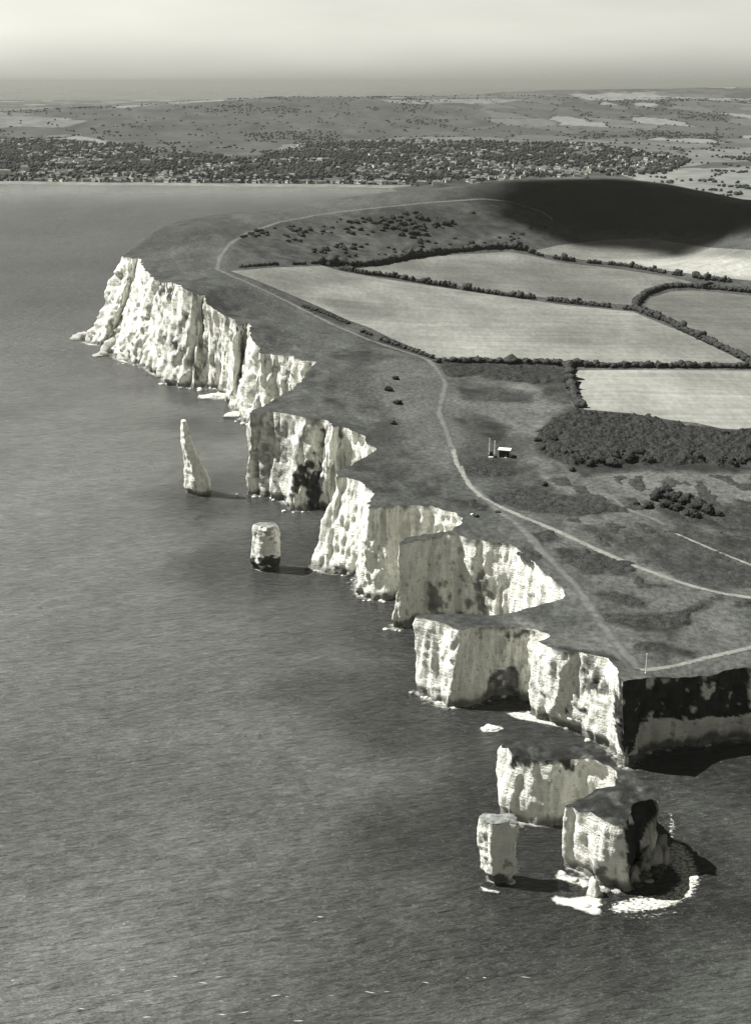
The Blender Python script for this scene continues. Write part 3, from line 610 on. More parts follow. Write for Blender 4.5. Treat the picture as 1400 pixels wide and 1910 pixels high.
while cnt < 150:
    u, v = rnd.uniform(440, 1060), rnd.uniform(388, 488)
    if not inpoly(np.array([u]), np.array([v]), slope)[0]: continue
    dn = noise(u / 55, v / 16, 0, 91)
    if dn < rnd.uniform(-0.35, 0.5): continue
    p = on_land(u, v, 900); r = rnd.uniform(1.6, 3.0) + 3.0 * max(0, float(dn)) * (1.4 if u > 700 else 0.6)
    bush(p[0], p[1], r, 'dark gorse bush scattered on the grassy slope of the down', 'gorse bushes on the slope of the down', hs=.8); cnt += 1
def scatter(poly_list, n, rlo, rhi, hs, name, label, m, sub=1, start=420, thr=-2.0, card=0, cs=.4):
    sp = []; tries = 0
    for poly, share in poly_list:
        P = px_line(list(poly) + [poly[0]], start, 40)[:-1]; lo, hi = P.min(0), P.max(0); k = 0
        XY = rs.uniform(lo, hi, (int(n * share * 6) + 50, 2)); XY = XY[inpoly(XY[:, 0], XY[:, 1], P)]
        XY = XY[fbm(XY[:, 0] / 12, XY[:, 1] / 16, 0, 2, 95) > thr][:int(n * share)]
        r = rs.uniform(rlo, rhi, len(XY)); z = H(XY[:, 0], XY[:, 1])
        sp.append(np.c_[XY, z + r * hs * 0.3, r, r, r * hs])
    sp = np.concatenate(sp); V, F = blobs(sp, sub, 0.5, 1.7, 8)
    if card: V, F = cards(V, F, card, cs)
    return tag(mesh(name, V, F, m), label, None, None, 'stuff')
thick = SCRUB[4][0]
def canopy(polys, hgt, lump, name, label, m, sp_=1.3, soft_=2.5, holes=0.0, ncards=0, cs=.35):
    """continuous scrub: leafy height field that dies out into the turf at its ragged edge"""
    VV = []; FF = []; nv = 0
    for poly in polys:
        P = px_line(list(poly) + [poly[0]], 420, 12)[:-1]; lo, hi = P.min(0) - 4, P.max(0) + 4
        nx, ny = int((hi[0] - lo[0]) / sp_) + 2, int((hi[1] - lo[1]) / sp_) + 2
        x, y = np.meshgrid(lo[0] + np.arange(nx) * sp_, lo[1] + np.arange(ny) * sp_); x = x + rs.uniform(-.3, .3, x.shape) * sp_; y = y + rs.uniform(-.3, .3, y.shape) * sp_
        d = np.where(inpoly(x, y, P), 1, -1) * segdist(x, y, P, True) + soft_ * 1.1 * fbm(x / 7, y / 7, 0, 3, 201)
        k = sst(-0.3 * soft_, soft_, d)
        if holes: k = k * sst(-0.25, 0.15, fbm(x / 9, y / 14, 0, 3, 202) + 0.5 - holes)
        b = 0.5 + 0.32 * fbm(x / lump, y / lump, 0, 2, 203) + 0.30 * (1 - 2.2 * np.abs(noise(x / (lump * .45), y / (lump * .45), 0, 204))) + 0.22 * noise(x / 1.7, y / 1.7, 0, 205) + 0.12 * rs.uniform(-1, 1, x.shape)
        z = H(x, y) + k * hgt * np.maximum(b, 0.1) - 0.45 * (1 - k) - 0.1
        i, j = np.meshgrid(np.arange(ny - 1), np.arange(nx - 1), indexing='ij'); b0 = (i * nx + j).ravel()
        F = np.c_[np.r_[b0, b0], np.r_[b0 + 1, b0 + nx + 1], np.r_[b0 + nx + 1, b0 + nx]]; F = F[k.ravel()[F].max(1) > 0.02]
        V = np.c_[x.ravel(), y.ravel(), z.ravel()]
        VV.append(V); FF.append(F + nv); nv += len(V)
    V = np.concatenate(VV); F = np.concatenate(FF)
    if ncards: V, F = cards(V, F, ncards, cs)
    return tag(mesh(name, V, F, m), label, None, None, 'stuff')
canopy([[(1008, 806), (1040, 778), (1062, 766), (1180, 778), (1260, 790), (1340, 806), (1480, 806), (1480, 872), (1280, 866), (1180, 866), (1080, 870), (1030, 856), (1000, 838)]], 3.6, 9.0, 'thicket', 'dense dark thicket of bramble and gorse below the bright field', M_leaf2, 1.0, 4.5, 0, 30000, .4)
canopy([[(818, 678), (1064, 684), (1068, 712), (1000, 716), (900, 706), (832, 702)]], 2.2, 7.0, 'bracken', 'dark bracken strip under the level hedge', M_leaf2, 1.4, 3.0, 0.12, 6000, .35)
canopy([SCRUB[k][0] for k in (5, 6, 7, 11, 12, 13, 14, 15, 16, 17, 18)], 1.25, 5.0, 'heath_scrub', 'low dark patches of heather and gorse over the turf', M_heath, 1.3, 2.2, 0.28, 24000, .28)
canopy([SCRUB[19][0], SCRUB[20][0], [(1000, 890), (1440, 884), (1440, 960), (1300, 975), (1120, 950), (1040, 920)], [(1040, 960), (1200, 975), (1260, 1000), (1300, 1060), (1180, 1040), (1080, 1000)]], 0.95, 4.0, 'rough_heath', 'rough broken heath of tussocks and small gorse', M_heath, 1.4, 3.0, 0.55, 16000, .28)
# ------------------------------------------------------------------ free-standing stacks
def stack(name, label, stations, ztop, stains=(), amp=1.6, rows=34, fallback=0.05, group='chalk sea stacks standing off the cliffs', captone=0.028, zf=None, step=0.8):
    zf = zf or (lambda x, y: ztop + 1.6 * fbm(np.asarray(x) / 14, np.asarray(y) / 14, 0, 3, 66) + 0.5 * noise(np.asarray(x) / 2.5, np.asarray(y) / 2.5, 0, 65))
    Tn = np.array([at_z(*s[0], ztop) for s in stations]); Bn = np.array([at_z(*s[1]) if s[1] else (np.nan, np.nan) for s in stations])
    nn = normals(Tn, True, 1)
    for i in range(len(Tn)):
        if np.isnan(Bn[i, 0]): Bn[i] = Tn[i] + nn[i] * ztop * fallback
    c = Bn.mean(0); root = empty(name, (c[0], c[1], 0)); tag(root, label, 'sea stack', group)
    tp, f = cliff_wall(Tn, Bn, zf, True, rows, lambda y: step, amp, 'rock_face', None, stains, rough=0.9)
    me = f.data; co = np.empty(len(me.vertices) * 3); me.vertices.foreach_get('co', co); co = co.reshape(-1, 3); co[:, :2] -= c; me.vertices.foreach_set('co', co.ravel()); f.parent = root
    def ct(x, y, z): return captone * (1 + 0.5 * fbm(x / 5, y / 5, 0, 3, 67)) + 0.05 * sst(0.45, 0.8, fbm(x / 5, y / 5, 0, 3, 68))
    g = fill_area(tp[:, :2], 1.3, zf, 'grass_cap', M_grass, ct)
    me = g.data; co = np.empty(len(me.vertices) * 3); me.vertices.foreach_get('co', co); co = co.reshape(-1, 3); co[:, :2] -= c; me.vertices.foreach_set('co', co.ravel()); g.parent = root
    return root, Bn
zA = pair_z((1000, 1418), (1000, 1539), 1.5); print('zA', zA)
AB = [((938, 1389), (925, 1529)), ((956, 1412), (946, 1536)), ((1000, 1418), (1000, 1540)), ((1066, 1413), (1052, 1537)), ((1082, 1417), None), ((1110, 1424), None), ((1136, 1434), None), ((1154, 1452), None), ((1150, 1470), None),
      ((1130, 1475), None), ((1104, 1477), None), ((1076, 1488), None), ((1052, 1500), (1042, 1613)), ((1072, 1508), (1064, 1625)), ((1096, 1519), (1096, 1642)), ((1122, 1530), (1124, 1655)), ((1148, 1538), (1150, 1664)), ((1163, 1538), (1171, 1663)), ((1172, 1522), (1188, 1636)),
      ((1172, 1510), (1194, 1610)), ((1184, 1498), (1202, 1614)), ((1200, 1497), (1210, 1618)), ((1218, 1496), (1222, 1622)), ((1233, 1500), (1243, 1602)), ((1234, 1484), None), ((1214, 1464), None), ((1180, 1444), None), ((1148, 1428), None), ((1134, 1406), None), ((1112, 1386), None), ((1064, 1391), None), ((1010, 1388), None), ((972, 1386), None)]
zC = pair_z((930, 1538), (930, 1657), 1.0)
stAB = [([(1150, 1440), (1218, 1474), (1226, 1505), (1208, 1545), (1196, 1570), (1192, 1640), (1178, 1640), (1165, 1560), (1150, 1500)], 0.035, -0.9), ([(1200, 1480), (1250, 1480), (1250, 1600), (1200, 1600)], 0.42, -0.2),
        ([(955, 1408), (1070, 1408), (1070, 1434), (955, 1434)], 0.05, -0.05), ([(1096, 1516), (1165, 1530), (1165, 1580), (1096, 1570)], 0.35, 0.3), ([(1040, 1600), (1190, 1600), (1190, 1660), (1040, 1660)], 0.3, 0.35), ([(1060, 1500), (1110, 1510), (1110, 1530), (1060, 1520)], 0.2, 0.3)]
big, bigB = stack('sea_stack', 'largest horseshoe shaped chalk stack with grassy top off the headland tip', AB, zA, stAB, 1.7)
for (u, v, rx, ry, rz, sd_) in ((1212, 1610, 5.0, 4, 10, 1), (1230, 1600, 4.0, 4, 8.5, 2), (1199, 1622, 3.4, 3, 5, 3), (1182, 1640, 2.6, 2.6, 5.5, 4)):
    p = at_z(u, v); V = ICO[3][0].copy(); q = V * 1.8 + sd_ * 5.1; r = 1 + .35 * fbm(q[:, 0], q[:, 1], q[:, 2], 4, sd_) + .15 * noise(q[:, 0] * 5, q[:, 1] * 5, q[:, 2] * 3, sd_)
    V[:, :2] *= (1 - 0.45 * np.clip(V[:, 2:3], 0, 1)); V = V * r[:, None] * (rx, ry, rz); tn = 0.45 * (1 + .5 * noise(q[:, 0] * 3, q[:, 1] * 3, q[:, 2] * 3, 9))
    o = mesh('pinnacle', V, ICO[3][1], M_chalk, big, {'tone': tn}); o.location = (p[0] - big.location[0], p[1] - big.location[1], 0)
print('zC', zC)
# tower-like stacks: silhouette levels (u left, u right, v) over a plan
def tower(name, label, base_v, plan, levels, amp=1.0, stains=(), cap=True, seed=0, step=0.6, tonev=0.86):
    y0 = at_z(700, base_v)[1]; pl = np.array(plan, float)
    Q = []; n = len(pl)
    zs = np.array([CAMH + ray(700, l[2])[1] * y0 for l in levels]); zs[-1] = -4
    xl = np.array([ray(l[0], l[2])[0] * y0 for l in levels]); xr = np.array([ray(l[1], l[2])[0] * y0 for l in levels])
    order = np.argsort(zs); zt = zs.max()
    den = []
    for i in range(n):
        a, b = pl[i], pl[(i + 1) % n]; L = math.hypot((b[0] - a[0]) * (xr[-1] - xl[-1]), b[1] - a[1]); k = max(2, int(L / step))
        for q in range(k): den.append(a + (b - a) * q / k)
    den = np.array(den); den = smooth(den, True, 2); m = len(den); rows = 60
    c = np.array([(xl[-1] + xr[-1]) / 2, y0 + pl[:, 1].mean()])
    V = np.zeros((rows + 1, m, 3)); base = (xr[-1] - xl[-1]); dd = pl[:, 1].max()
    for r in range(rows + 1):
        z = zt + (-4 - zt) * r / rows; a = np.interp(z, zs[order], xl[order]); b = np.interp(z, zs[order], xr[order])
        ws = (b - a) / base; x = a + den[:, 0] * (b - a); dep = den[:, 1] * (0.35 + 0.65 * min(1, ws)); y = y0 + dep + (1 - min(1, ws)) * dd * 0.1
        V[r, :, 0] = x; V[r, :, 1] = y; V[r, :, 2] = z
    N = normals(V[rows // 2, :, :2], True, 3)
    X, Y, Z = V[..., 0], V[..., 1], V[..., 2]
    d = 1.2 * fbm(X / 9, Y / 9, Z / 30, 3, 101 + seed) + 0.5 * noise(X / 2.2, Y / 2.2, Z / 5, 102 + seed) + 0.35 * noise(X / 1.2, Y / 1.2, Z / 1.6, 103 + seed) + 0.35 * noise(X / 30, Y / 30, Z / 2.5, 104) - 1.3 * sst(5, 2, Z)
    d *= amp; V[..., 0] += N[None, :, 0] * d; V[..., 1] += N[None, :, 1] * d
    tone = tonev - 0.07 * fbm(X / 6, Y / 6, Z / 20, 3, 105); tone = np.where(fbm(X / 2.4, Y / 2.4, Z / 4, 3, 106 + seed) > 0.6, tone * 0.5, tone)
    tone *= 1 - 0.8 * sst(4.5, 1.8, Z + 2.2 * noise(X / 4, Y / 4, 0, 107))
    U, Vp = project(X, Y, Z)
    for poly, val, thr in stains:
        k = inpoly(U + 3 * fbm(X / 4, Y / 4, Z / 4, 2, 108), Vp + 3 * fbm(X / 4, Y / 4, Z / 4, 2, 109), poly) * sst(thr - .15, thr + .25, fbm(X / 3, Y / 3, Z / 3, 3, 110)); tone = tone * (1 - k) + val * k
    V[..., 0] -= c[0]; V[..., 1] -= c[1]
    root = empty(name, (c[0], c[1], 0)); tag(root, label, 'sea stack', 'chalk sea stacks standing off the cliffs')
    i = np.arange(m); j = (i + 1) % m; F = [np.c_[r * m + i, (r + 1) * m + i, (r + 1) * m + j, r * m + j] for r in range(rows)]
    mesh('rock_face', V.reshape(-1, 3), np.concatenate(F), M_chalk, root, {'tone': tone.ravel()})
    # top
    tp = V[0, :, :2]; ctr = tp.mean(0); VV = [np.c_[tp, V[0, :, 2]]]; 
    for s in (0.75, 0.5, 0.25): xy = ctr + (tp - ctr) * s; VV.append(np.c_[xy, zt + 0.5 * (1 - s) + 0.5 * noise(xy[:, 0] / 3, xy[:, 1] / 3, 0, 7)])
    VV.append(np.array([[ctr[0], ctr[1], zt + 0.4]])); VV = np.concatenate(VV); FF = []
    for r in range(3): FF += [(r * m + a, r * m + (a + 1) % m, (r + 1) * m + (a + 1) % m, (r + 1) * m + a) for a in range(m)]
    FF += [(3 * m + a, 3 * m + (a + 1) % m, 4 * m) for a in range(m)]
    mesh('grass_cap' if cap else 'rock_top', VV, FF, M_grass if cap else M_chalk, root, {'tone': np.full(len(VV), 0.22 if cap else tonev) * (1 + 0.4 * noise(VV[:, 0] / 2, VV[:, 1] / 2, 0, 9))})
    V[..., 0] += c[0]; V[..., 1] += c[1]
    return root, V[-1, :, :2]
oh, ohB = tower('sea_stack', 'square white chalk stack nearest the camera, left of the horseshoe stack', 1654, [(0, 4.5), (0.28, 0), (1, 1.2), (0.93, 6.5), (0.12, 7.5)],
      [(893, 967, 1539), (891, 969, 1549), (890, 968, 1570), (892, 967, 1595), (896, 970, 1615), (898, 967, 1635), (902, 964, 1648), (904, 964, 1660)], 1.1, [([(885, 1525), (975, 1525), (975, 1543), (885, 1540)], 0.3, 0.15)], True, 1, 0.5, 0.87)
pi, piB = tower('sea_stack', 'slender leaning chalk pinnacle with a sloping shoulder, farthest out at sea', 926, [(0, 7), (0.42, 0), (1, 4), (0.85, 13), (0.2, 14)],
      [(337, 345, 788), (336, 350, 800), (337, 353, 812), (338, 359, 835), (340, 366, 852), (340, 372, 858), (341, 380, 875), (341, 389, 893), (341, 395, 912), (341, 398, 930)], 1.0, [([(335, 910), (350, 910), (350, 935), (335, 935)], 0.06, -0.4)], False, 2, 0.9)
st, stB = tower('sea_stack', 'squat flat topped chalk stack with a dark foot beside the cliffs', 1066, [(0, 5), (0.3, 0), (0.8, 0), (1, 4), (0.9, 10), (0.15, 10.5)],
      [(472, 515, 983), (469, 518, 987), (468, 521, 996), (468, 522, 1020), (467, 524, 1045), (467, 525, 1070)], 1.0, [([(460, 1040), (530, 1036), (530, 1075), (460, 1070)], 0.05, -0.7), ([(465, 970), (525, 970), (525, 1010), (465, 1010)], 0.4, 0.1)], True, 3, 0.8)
# ------------------------------------------------------------------ rocks at the waterline
def rock(u, v, rx, ry, rz, label, cat='rock', tone=0.75, seed=0, group=None, sub=3, amp=0.3, dark=False, name='rock', zc=-0.1):
    p = at_z(u, v); V = ICO[sub][0].copy(); F = ICO[sub][1]; q = V * 1.5 + seed * 7.3
    r = 1 + amp * fbm(q[:, 0], q[:, 1], q[:, 2], 4, seed) + 0.12 * noise(q[:, 0] * 4, q[:, 1] * 4, q[:, 2] * 4, seed); V = V * r[:, None] * (rx, ry, rz)
    Z = V[:, 2]; t = tone * (1 + 0.15 * noise(q[:, 0] * 2, q[:, 1] * 2, q[:, 2] * 2, 3)) * (1 - 0.7 * sst(1.6, .6, Z + .5 * noise(q[:, 0] * 5, q[:, 1] * 5, 0, 5)) * (1 if rz > 2 else 0))
    o = mesh(name, V, F, M_chalk, None, {'tone': t}); o.location = (p[0], p[1], rz * zc); return tag(o, label, cat, group)
rock(914, 1358, 3.6, 2.6, 1.3, 'low white rock awash in the dark water of the cove', seed=1)
rock(1106, 1668, 2.2, 2.2, 7.0, 'small upright white rock in front of the horseshoe stack', seed=2)
rock(152, 632, 12, 9, 9, 'low pointed rock spur at the foot of the farthest white cliff', seed=3, tone=.4, group='rocks at the foot of the far cliff')
rock(176, 636, 9, 9, 16, 'tall round buttress rock at the far cliff foot', seed=4, tone=.5)
rock(208, 656, 11, 8, 13, 'dark domed rock rising in front of the far cliff', seed=5, tone=.45)
rock(188, 664, 8, 6, 5, 'low seaward rock touching the dark domed rock', seed=6, tone=.4)
rock(233, 668, 7, 8, 9, 'grey shouldered rock right of the dark domed rock', seed=7, tone=.5)
rock(404, 742, 17, 7, 4, 'pale fan of fallen chalk reaching into the sea', seed=8, tone=.6)
rock(440, 776, 10, 6, 3.5, 'small heap of fallen chalk before the stepped cliff', seed=9, tone=.55)
rock(640, 1066, 10, 3.5, 2.2, 'pale chalk ledge in the cove behind the squat stack', seed=10, tone=.75)
k = 0
for t_, b_ in COAST:
    if b_ and b_[0] > 200:
        for q in range(2):
            u, v = b_[0] + rnd.uniform(-14, 14), b_[1] + rnd.uniform(-1, 4)
            if v > 1440 or u > 1330: continue
            far = v < 800; r = rnd.uniform(0.5, 1.3) * (1.5 if far else 1)
            rock(u, v, r * 1.3, r, r * .8, 'fallen chalk boulder at the foot of the cliffs', seed=30 + k, tone=rnd.choice([.1, .3, .6, .7]), group='fallen boulders at the cliff foot', sub=2, name='boulder'); k += 1
for (u, v, r_, t_) in ((1196, 1640, 2.0, .12), (1206, 1632, 1.6, .3), (1220, 1628, 2.2, .1), (1232, 1618, 1.7, .15), (1240, 1608, 1.3, .6), (1190, 1652, 1.3, .1), (1210, 1644, 1.2, .5), (1226, 1636, 1.3, .08), (1090, 1652, 1.2, .6), (1070, 1642, 1.3, .5), (1128, 1662, 1.4, .2), (1150, 1664, 1.2, .4), (1048, 1630, 1.2, .6), (1112, 1690, 1.4, .7), (1092, 1690, 1.1, .6)):
    rock(u, v, r_ * 1.3, r_, r_ * .9, 'boulder in the surf at the foot of the horseshoe stack', seed=200 + k, tone=t_, group='surf boulders round the horseshoe stack', sub=2, name='boulder', amp=.45); k += 1
# ------------------------------------------------------------------ sea
rowsy = np.concatenate([np.linspace(-3000, 300, 12), np.arange(312, 2000, 12), np.geomspace(2000, 160000, 80)])
cols = np.linspace(-1, 1, 181); wid = np.maximum(900 + 0.0 * rowsy, 0.75 * rowsy + 300); wid = np.where(rowsy < 300, 2500, wid); wid[rowsy < 300] = 2500
X = cols[None] * wid[:, None]; Y = np.repeat(rowsy[:, None], len(cols), 1)
U, Vp = project(X, np.maximum(Y, 1), 0.0)
def soft(u, v, cx, cy, rx, ry): return np.exp(-(((u - cx) / rx) ** 2 + ((v - cy) / ry) ** 2))
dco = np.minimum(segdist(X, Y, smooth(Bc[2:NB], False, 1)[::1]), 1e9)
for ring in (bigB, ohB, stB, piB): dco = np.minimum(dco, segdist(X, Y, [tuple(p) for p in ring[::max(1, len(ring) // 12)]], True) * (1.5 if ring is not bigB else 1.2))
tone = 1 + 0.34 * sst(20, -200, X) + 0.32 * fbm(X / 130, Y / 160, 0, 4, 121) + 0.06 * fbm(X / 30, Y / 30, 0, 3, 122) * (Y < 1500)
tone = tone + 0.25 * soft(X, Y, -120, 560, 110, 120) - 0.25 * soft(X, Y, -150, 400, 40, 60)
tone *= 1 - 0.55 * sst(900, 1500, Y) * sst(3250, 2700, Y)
cliff_shade = sst(85, 10, dco + 32 * fbm(X / 40, Y / 40, 0, 3, 125)) * sst(1500, 900, Y); tone = tone * (1 - 0.66 * cliff_shade)    # cliff shade and reflection painted into the water tone
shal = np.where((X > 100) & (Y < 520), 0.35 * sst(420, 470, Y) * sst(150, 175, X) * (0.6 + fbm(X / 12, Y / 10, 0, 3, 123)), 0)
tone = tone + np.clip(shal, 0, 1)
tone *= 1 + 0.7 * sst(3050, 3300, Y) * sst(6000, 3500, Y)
nR, nC = X.shape; i, j = np.meshgrid(np.arange(nR - 1), np.arange(nC - 1), indexing='ij'); b0 = (i * nC + j).ravel()
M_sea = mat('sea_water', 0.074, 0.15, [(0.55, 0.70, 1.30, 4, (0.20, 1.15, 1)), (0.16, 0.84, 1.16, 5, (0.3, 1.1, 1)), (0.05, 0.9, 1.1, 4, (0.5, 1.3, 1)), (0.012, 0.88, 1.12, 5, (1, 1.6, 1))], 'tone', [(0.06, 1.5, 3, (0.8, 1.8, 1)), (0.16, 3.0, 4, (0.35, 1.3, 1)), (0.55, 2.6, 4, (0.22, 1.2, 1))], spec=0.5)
sn = M_sea.node_tree; an = sn.nodes.new('ShaderNodeAttribute'); an.attribute_name = 'ruffle'     # wind-ruffled water is rougher
sn.links.new(an.outputs['Fac'], next(q for q in sn.nodes if q.type == 'BSDF_PRINCIPLED').inputs['Roughness'])
ruf = 0.24 + 0.34 * sst(1100, 1700, Y) * sst(3300, 2700, Y) + 0.05 * fbm(X / 200, Y / 200, 0, 3, 126)
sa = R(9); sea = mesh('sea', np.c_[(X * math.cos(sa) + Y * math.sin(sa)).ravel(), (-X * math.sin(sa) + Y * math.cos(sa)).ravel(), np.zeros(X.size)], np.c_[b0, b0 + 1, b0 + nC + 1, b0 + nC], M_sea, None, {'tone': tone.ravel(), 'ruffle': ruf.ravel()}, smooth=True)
sea.rotation_euler = (0, 0, sa); tag(sea, 'calm rippled grey sea', None, None, 'structure')
# ------------------------------------------------------------------ foam
def foam_ring(P, w_in, w_out, label, m=M_foam, strength=0.75, closed=True, thr=-2, seed=0):
    N = normals(P, closed, 3); n = len(P); V = []; e = []
    s = np.arange(n); k = strength + 0.35 * fbm(P[:, 0] / 14, P[:, 1] / 14, 0, 3, 131 + seed)
    for t in (0, .33, .66, 1):
        xy = P + N * (-w_in + (w_in + w_out) * t); V.append(np.c_[xy, np.full(n, .06)]); e.append(k * (1 - t) ** 1.2 + 0.05)
    V = np.concatenate(V); e = np.concatenate(e); i = np.arange(n if closed else n - 1); j = (i + 1) % n; F = []
    for q in range(3): F.append(np.c_[q * n + i, (q + 1) * n + i, (q + 1) * n + j, q * n + j])
    return tag(mesh('sea_foam', V, np.concatenate(F), m, None, {'edge': e}), label, None, None, 'stuff')
def densify(P, step, closed):
    return resample(np.array(P), np.array(P), closed, lambda y: step)[0]
foam_ring(smooth(densify(ohB, 1.0, True), True, 3), 1.5, 1.8, 'thin foam round the nearest square stack', seed=1)
foam_ring(smooth(densify(bigB, 1.5, True), True, 4), 2.5, 2.6, 'foam round the foot of the horseshoe stack', seed=2, strength=.7)
foam_ring(smooth(densify(stB, 1.5, True), True, 3), 1.5, 1.5, 'thin foam round the squat stack', seed=3, strength=.45)
foam_ring(smooth(densify(piB, 1.5, True), True, 3), 1.5, 2, 'thin foam round the leaning pinnacle', seed=4, strength=.4)
foam_ring(smooth(densify(Bc[1:NB], 2.0, False), False, 4), 4, 4.5, 'broken line of foam along the foot of the cliffs', seed=5, closed=False, strength=.5)
def foam_patch(poly, label, m, val, soft_=4.0, sp=1.2):
    lp = np.array([at_z(*p) for p in poly]); lp = densify(lp, 2.0, True)
    return tag(fill_area(lp, sp, lambda x, y: 0 * x, 'sea_foam', m, lambda x, y, z: x * 0 + 1, None, 0.09, lambda x, y: val * sst(0, soft_, segdist(x, y, lp, True))), label, None, None, 'stuff')
foam_patch([(1020, 1676), (1034, 1668), (1060, 1672), (1088, 1668), (1092, 1650), (1118, 1650), (1132, 1664), (1124, 1690), (1128, 1712), (1096, 1708), (1060, 1694), (1034, 1690)], 'bright white surf over the ledge before the horseshoe stack', M_foam, 0.80, 2.5)
foam_patch([(1036, 1616), (1060, 1630), (1100, 1640), (1150, 1650), (1176, 1656), (1150, 1668), (1100, 1660), (1070, 1652), (1030, 1640)], 'white wash along the front foot of the horseshoe stack', M_foam, 0.66, 2.0)
foam_patch([(1244, 1560), (1280, 1566), (1306, 1596), (1322, 1640), (1306, 1680), (1246, 1706), (1150, 1716), (1116, 1700), (1130, 1676), (1176, 1664), (1226, 1660), (1250, 1640), (1236, 1620), (1190, 1640), (1200, 1610)], 'glittering broken water spreading right of the horseshoe stack', M_foam2, 0.51, 5.0)
foam_patch([(1120, 1700), (1180, 1696), (1250, 1690), (1300, 1672), (1322, 1640), (1318, 1600), (1336, 1640), (1326, 1684), (1280, 1712), (1200, 1724), (1140, 1722)], 'faint scattered ripples of foam outside the broken water', M_foam2, 0.40, 5.0)
foam_patch([(1236, 1500), (1262, 1516), (1270, 1546), (1256, 1580), (1236, 1590)], 'splashing water behind the right end of the horseshoe stack', M_foam2, 0.38, 3.0)
foam_patch([(890, 1360), (905, 1350), (930, 1352), (944, 1358), (930, 1366), (900, 1368)], 'foam round the low white rock in the cove', M_foam, 0.6, 1.5)
foam_patch([(936, 1330), (985, 1322), (1000, 1334), (1060, 1352), (1060, 1362), (1000, 1350), (960, 1342)], 'foam at the foot of the cliff inside the cove', M_foam, 0.62, 2.0)
foam_patch([(400, 938), (420, 936), (446, 940), (440, 962), (418, 962)], 'pale ripple between the pinnacle and the cliff', M_foam2, 0.2, 3.0)
foam_patch([(890, 1650), (906, 1656), (936, 1662), (930, 1668), (896, 1664)], 'small wave breaking on the nearest square stack', M_foam, 0.62, 1.0)
wc = []
for q in range(44):     # scattered small whitecaps
    u, v = rnd.uniform(10, 1100), 1690 + 215 * rnd.random() ** 0.8
    if noise(u / 160, v / 50, 0, 141) < -0.1: continue
    c = at_z(u, v); wc.append(c)
Vw = []; Fw = []; Ew = []
for c in wc:
    b = len(Vw); L = rnd.uniform(.5, 2.2); W2 = rnd.uniform(.10, .22); a = rnd.uniform(-.3, .3); n_ = 8
    Vw.append((c[0], c[1], .07)); Ew.append(0.8)
    for k in range(n_):
        t = k / n_ * 2 * math.pi; r_ = rnd.uniform(.7, 1.2); dx = math.cos(t) * L * r_; dy = math.sin(t) * W2 * r_; Vw.append((c[0] + dx * math.cos(a) - dy * math.sin(a), c[1] + dx * math.sin(a) + dy * math.cos(a), .07)); Ew.append(0.3)
    for k in range(n_): Fw.append((b, b + 1 + k, b + 1 + (k + 1) % n_))
tag(mesh('whitecaps', Vw, Fw, M_foam, None, {'edge': Ew}), 'small scattered whitecaps on the near water', None, None, 'stuff')
# ------------------------------------------------------------------ far land, town
def worley(x, y, seed=0):
    xi, yi = np.floor(x).astype(np.int64), np.floor(y).astype(np.int64); d1 = np.full(x.shape, 9e9); d2 = d1.copy(); idv = np.zeros(x.shape)
    for dx in (-1, 0, 1):
        for dy in (-1, 0, 1):
            cx, cy = xi + dx, yi + dy; px = cx + 0.5 + 0.42 * _h(cx, cy, 0, seed); py = cy + 0.5 + 0.42 * _h(cx, cy, 1, seed); d = np.abs(px - x) + np.abs(py - y); c = _h(cx, cy, 2, seed)
            m_ = d < d1; d2 = np.where(m_, d1, np.minimum(d2, d)); idv = np.where(m_, c, idv); d1 = np.where(m_, d, d1)
    return d1, d2, idv
TOWN = [(-60, 256), (130, 262), (250, 272), (380, 290), (470, 296), (560, 272), (700, 262), (900, 264), (1100, 268), (1250, 290), (1290, 300), (1240, 325), (1050, 330), (880, 342), (720, 356), (560, 350), (400, 345), (-60, 342)]
ry = np.concatenate([np.linspace(2285, 3300, 60), np.geomspace(3310, 16000, 330)]); cx = np.linspace(-0.5, 0.55, 560)
Y = np.repeat(ry[:, None], len(cx), 1); X = cx[None] * Y; Z = H(X, Y)
xr_, yr_ = X * 0.94 + Y * 0.34, -X * 0.34 + Y * 0.94
d1, d2, idv = worley(xr_ / 260 + 0.12 * fbm(X / 300, Y / 300, 0, 2, 7), yr_ / 420, 3)
tone = 0.085 + 0.035 * idv; tone = np.where(idv > 0.75, 0.17, tone); tone = np.where((d2 - d1) < 0.07, 0.045, tone)
U, Vp = project(X, Y, Z)
tw = inpoly(U + 14 * fbm(X / 200, Y / 400, 0, 3, 8), Vp + 5 * fbm(X / 200, Y / 400, 0, 3, 9), TOWN)
tone = np.where(tw, 0.045 + 0.03 * fbm(X / 60, Y / 150, 0, 2, 11), tone)
down = inpoly(U + 12 * fbm(X / 300, Y / 600, 0, 3, 12), Vp + 3 * fbm(X / 300, Y / 600, 0, 3, 13), [(120, 205), (500, 182), (760, 182), (900, 200), (930, 235), (700, 260), (560, 275), (470, 290), (380, 285), (250, 268), (120, 250), (0, 262), (-60, 250), (-60, 235)])
tone = np.where(down, 0.055 * (1 + 0.35 * fbm(X / 120, Y / 260, 0, 4, 14)), tone)
wd = fbm(X / 260, Y / 600, 0, 4, 15); tone = np.where((wd > 0.42) & ~tw, 0.05, tone)
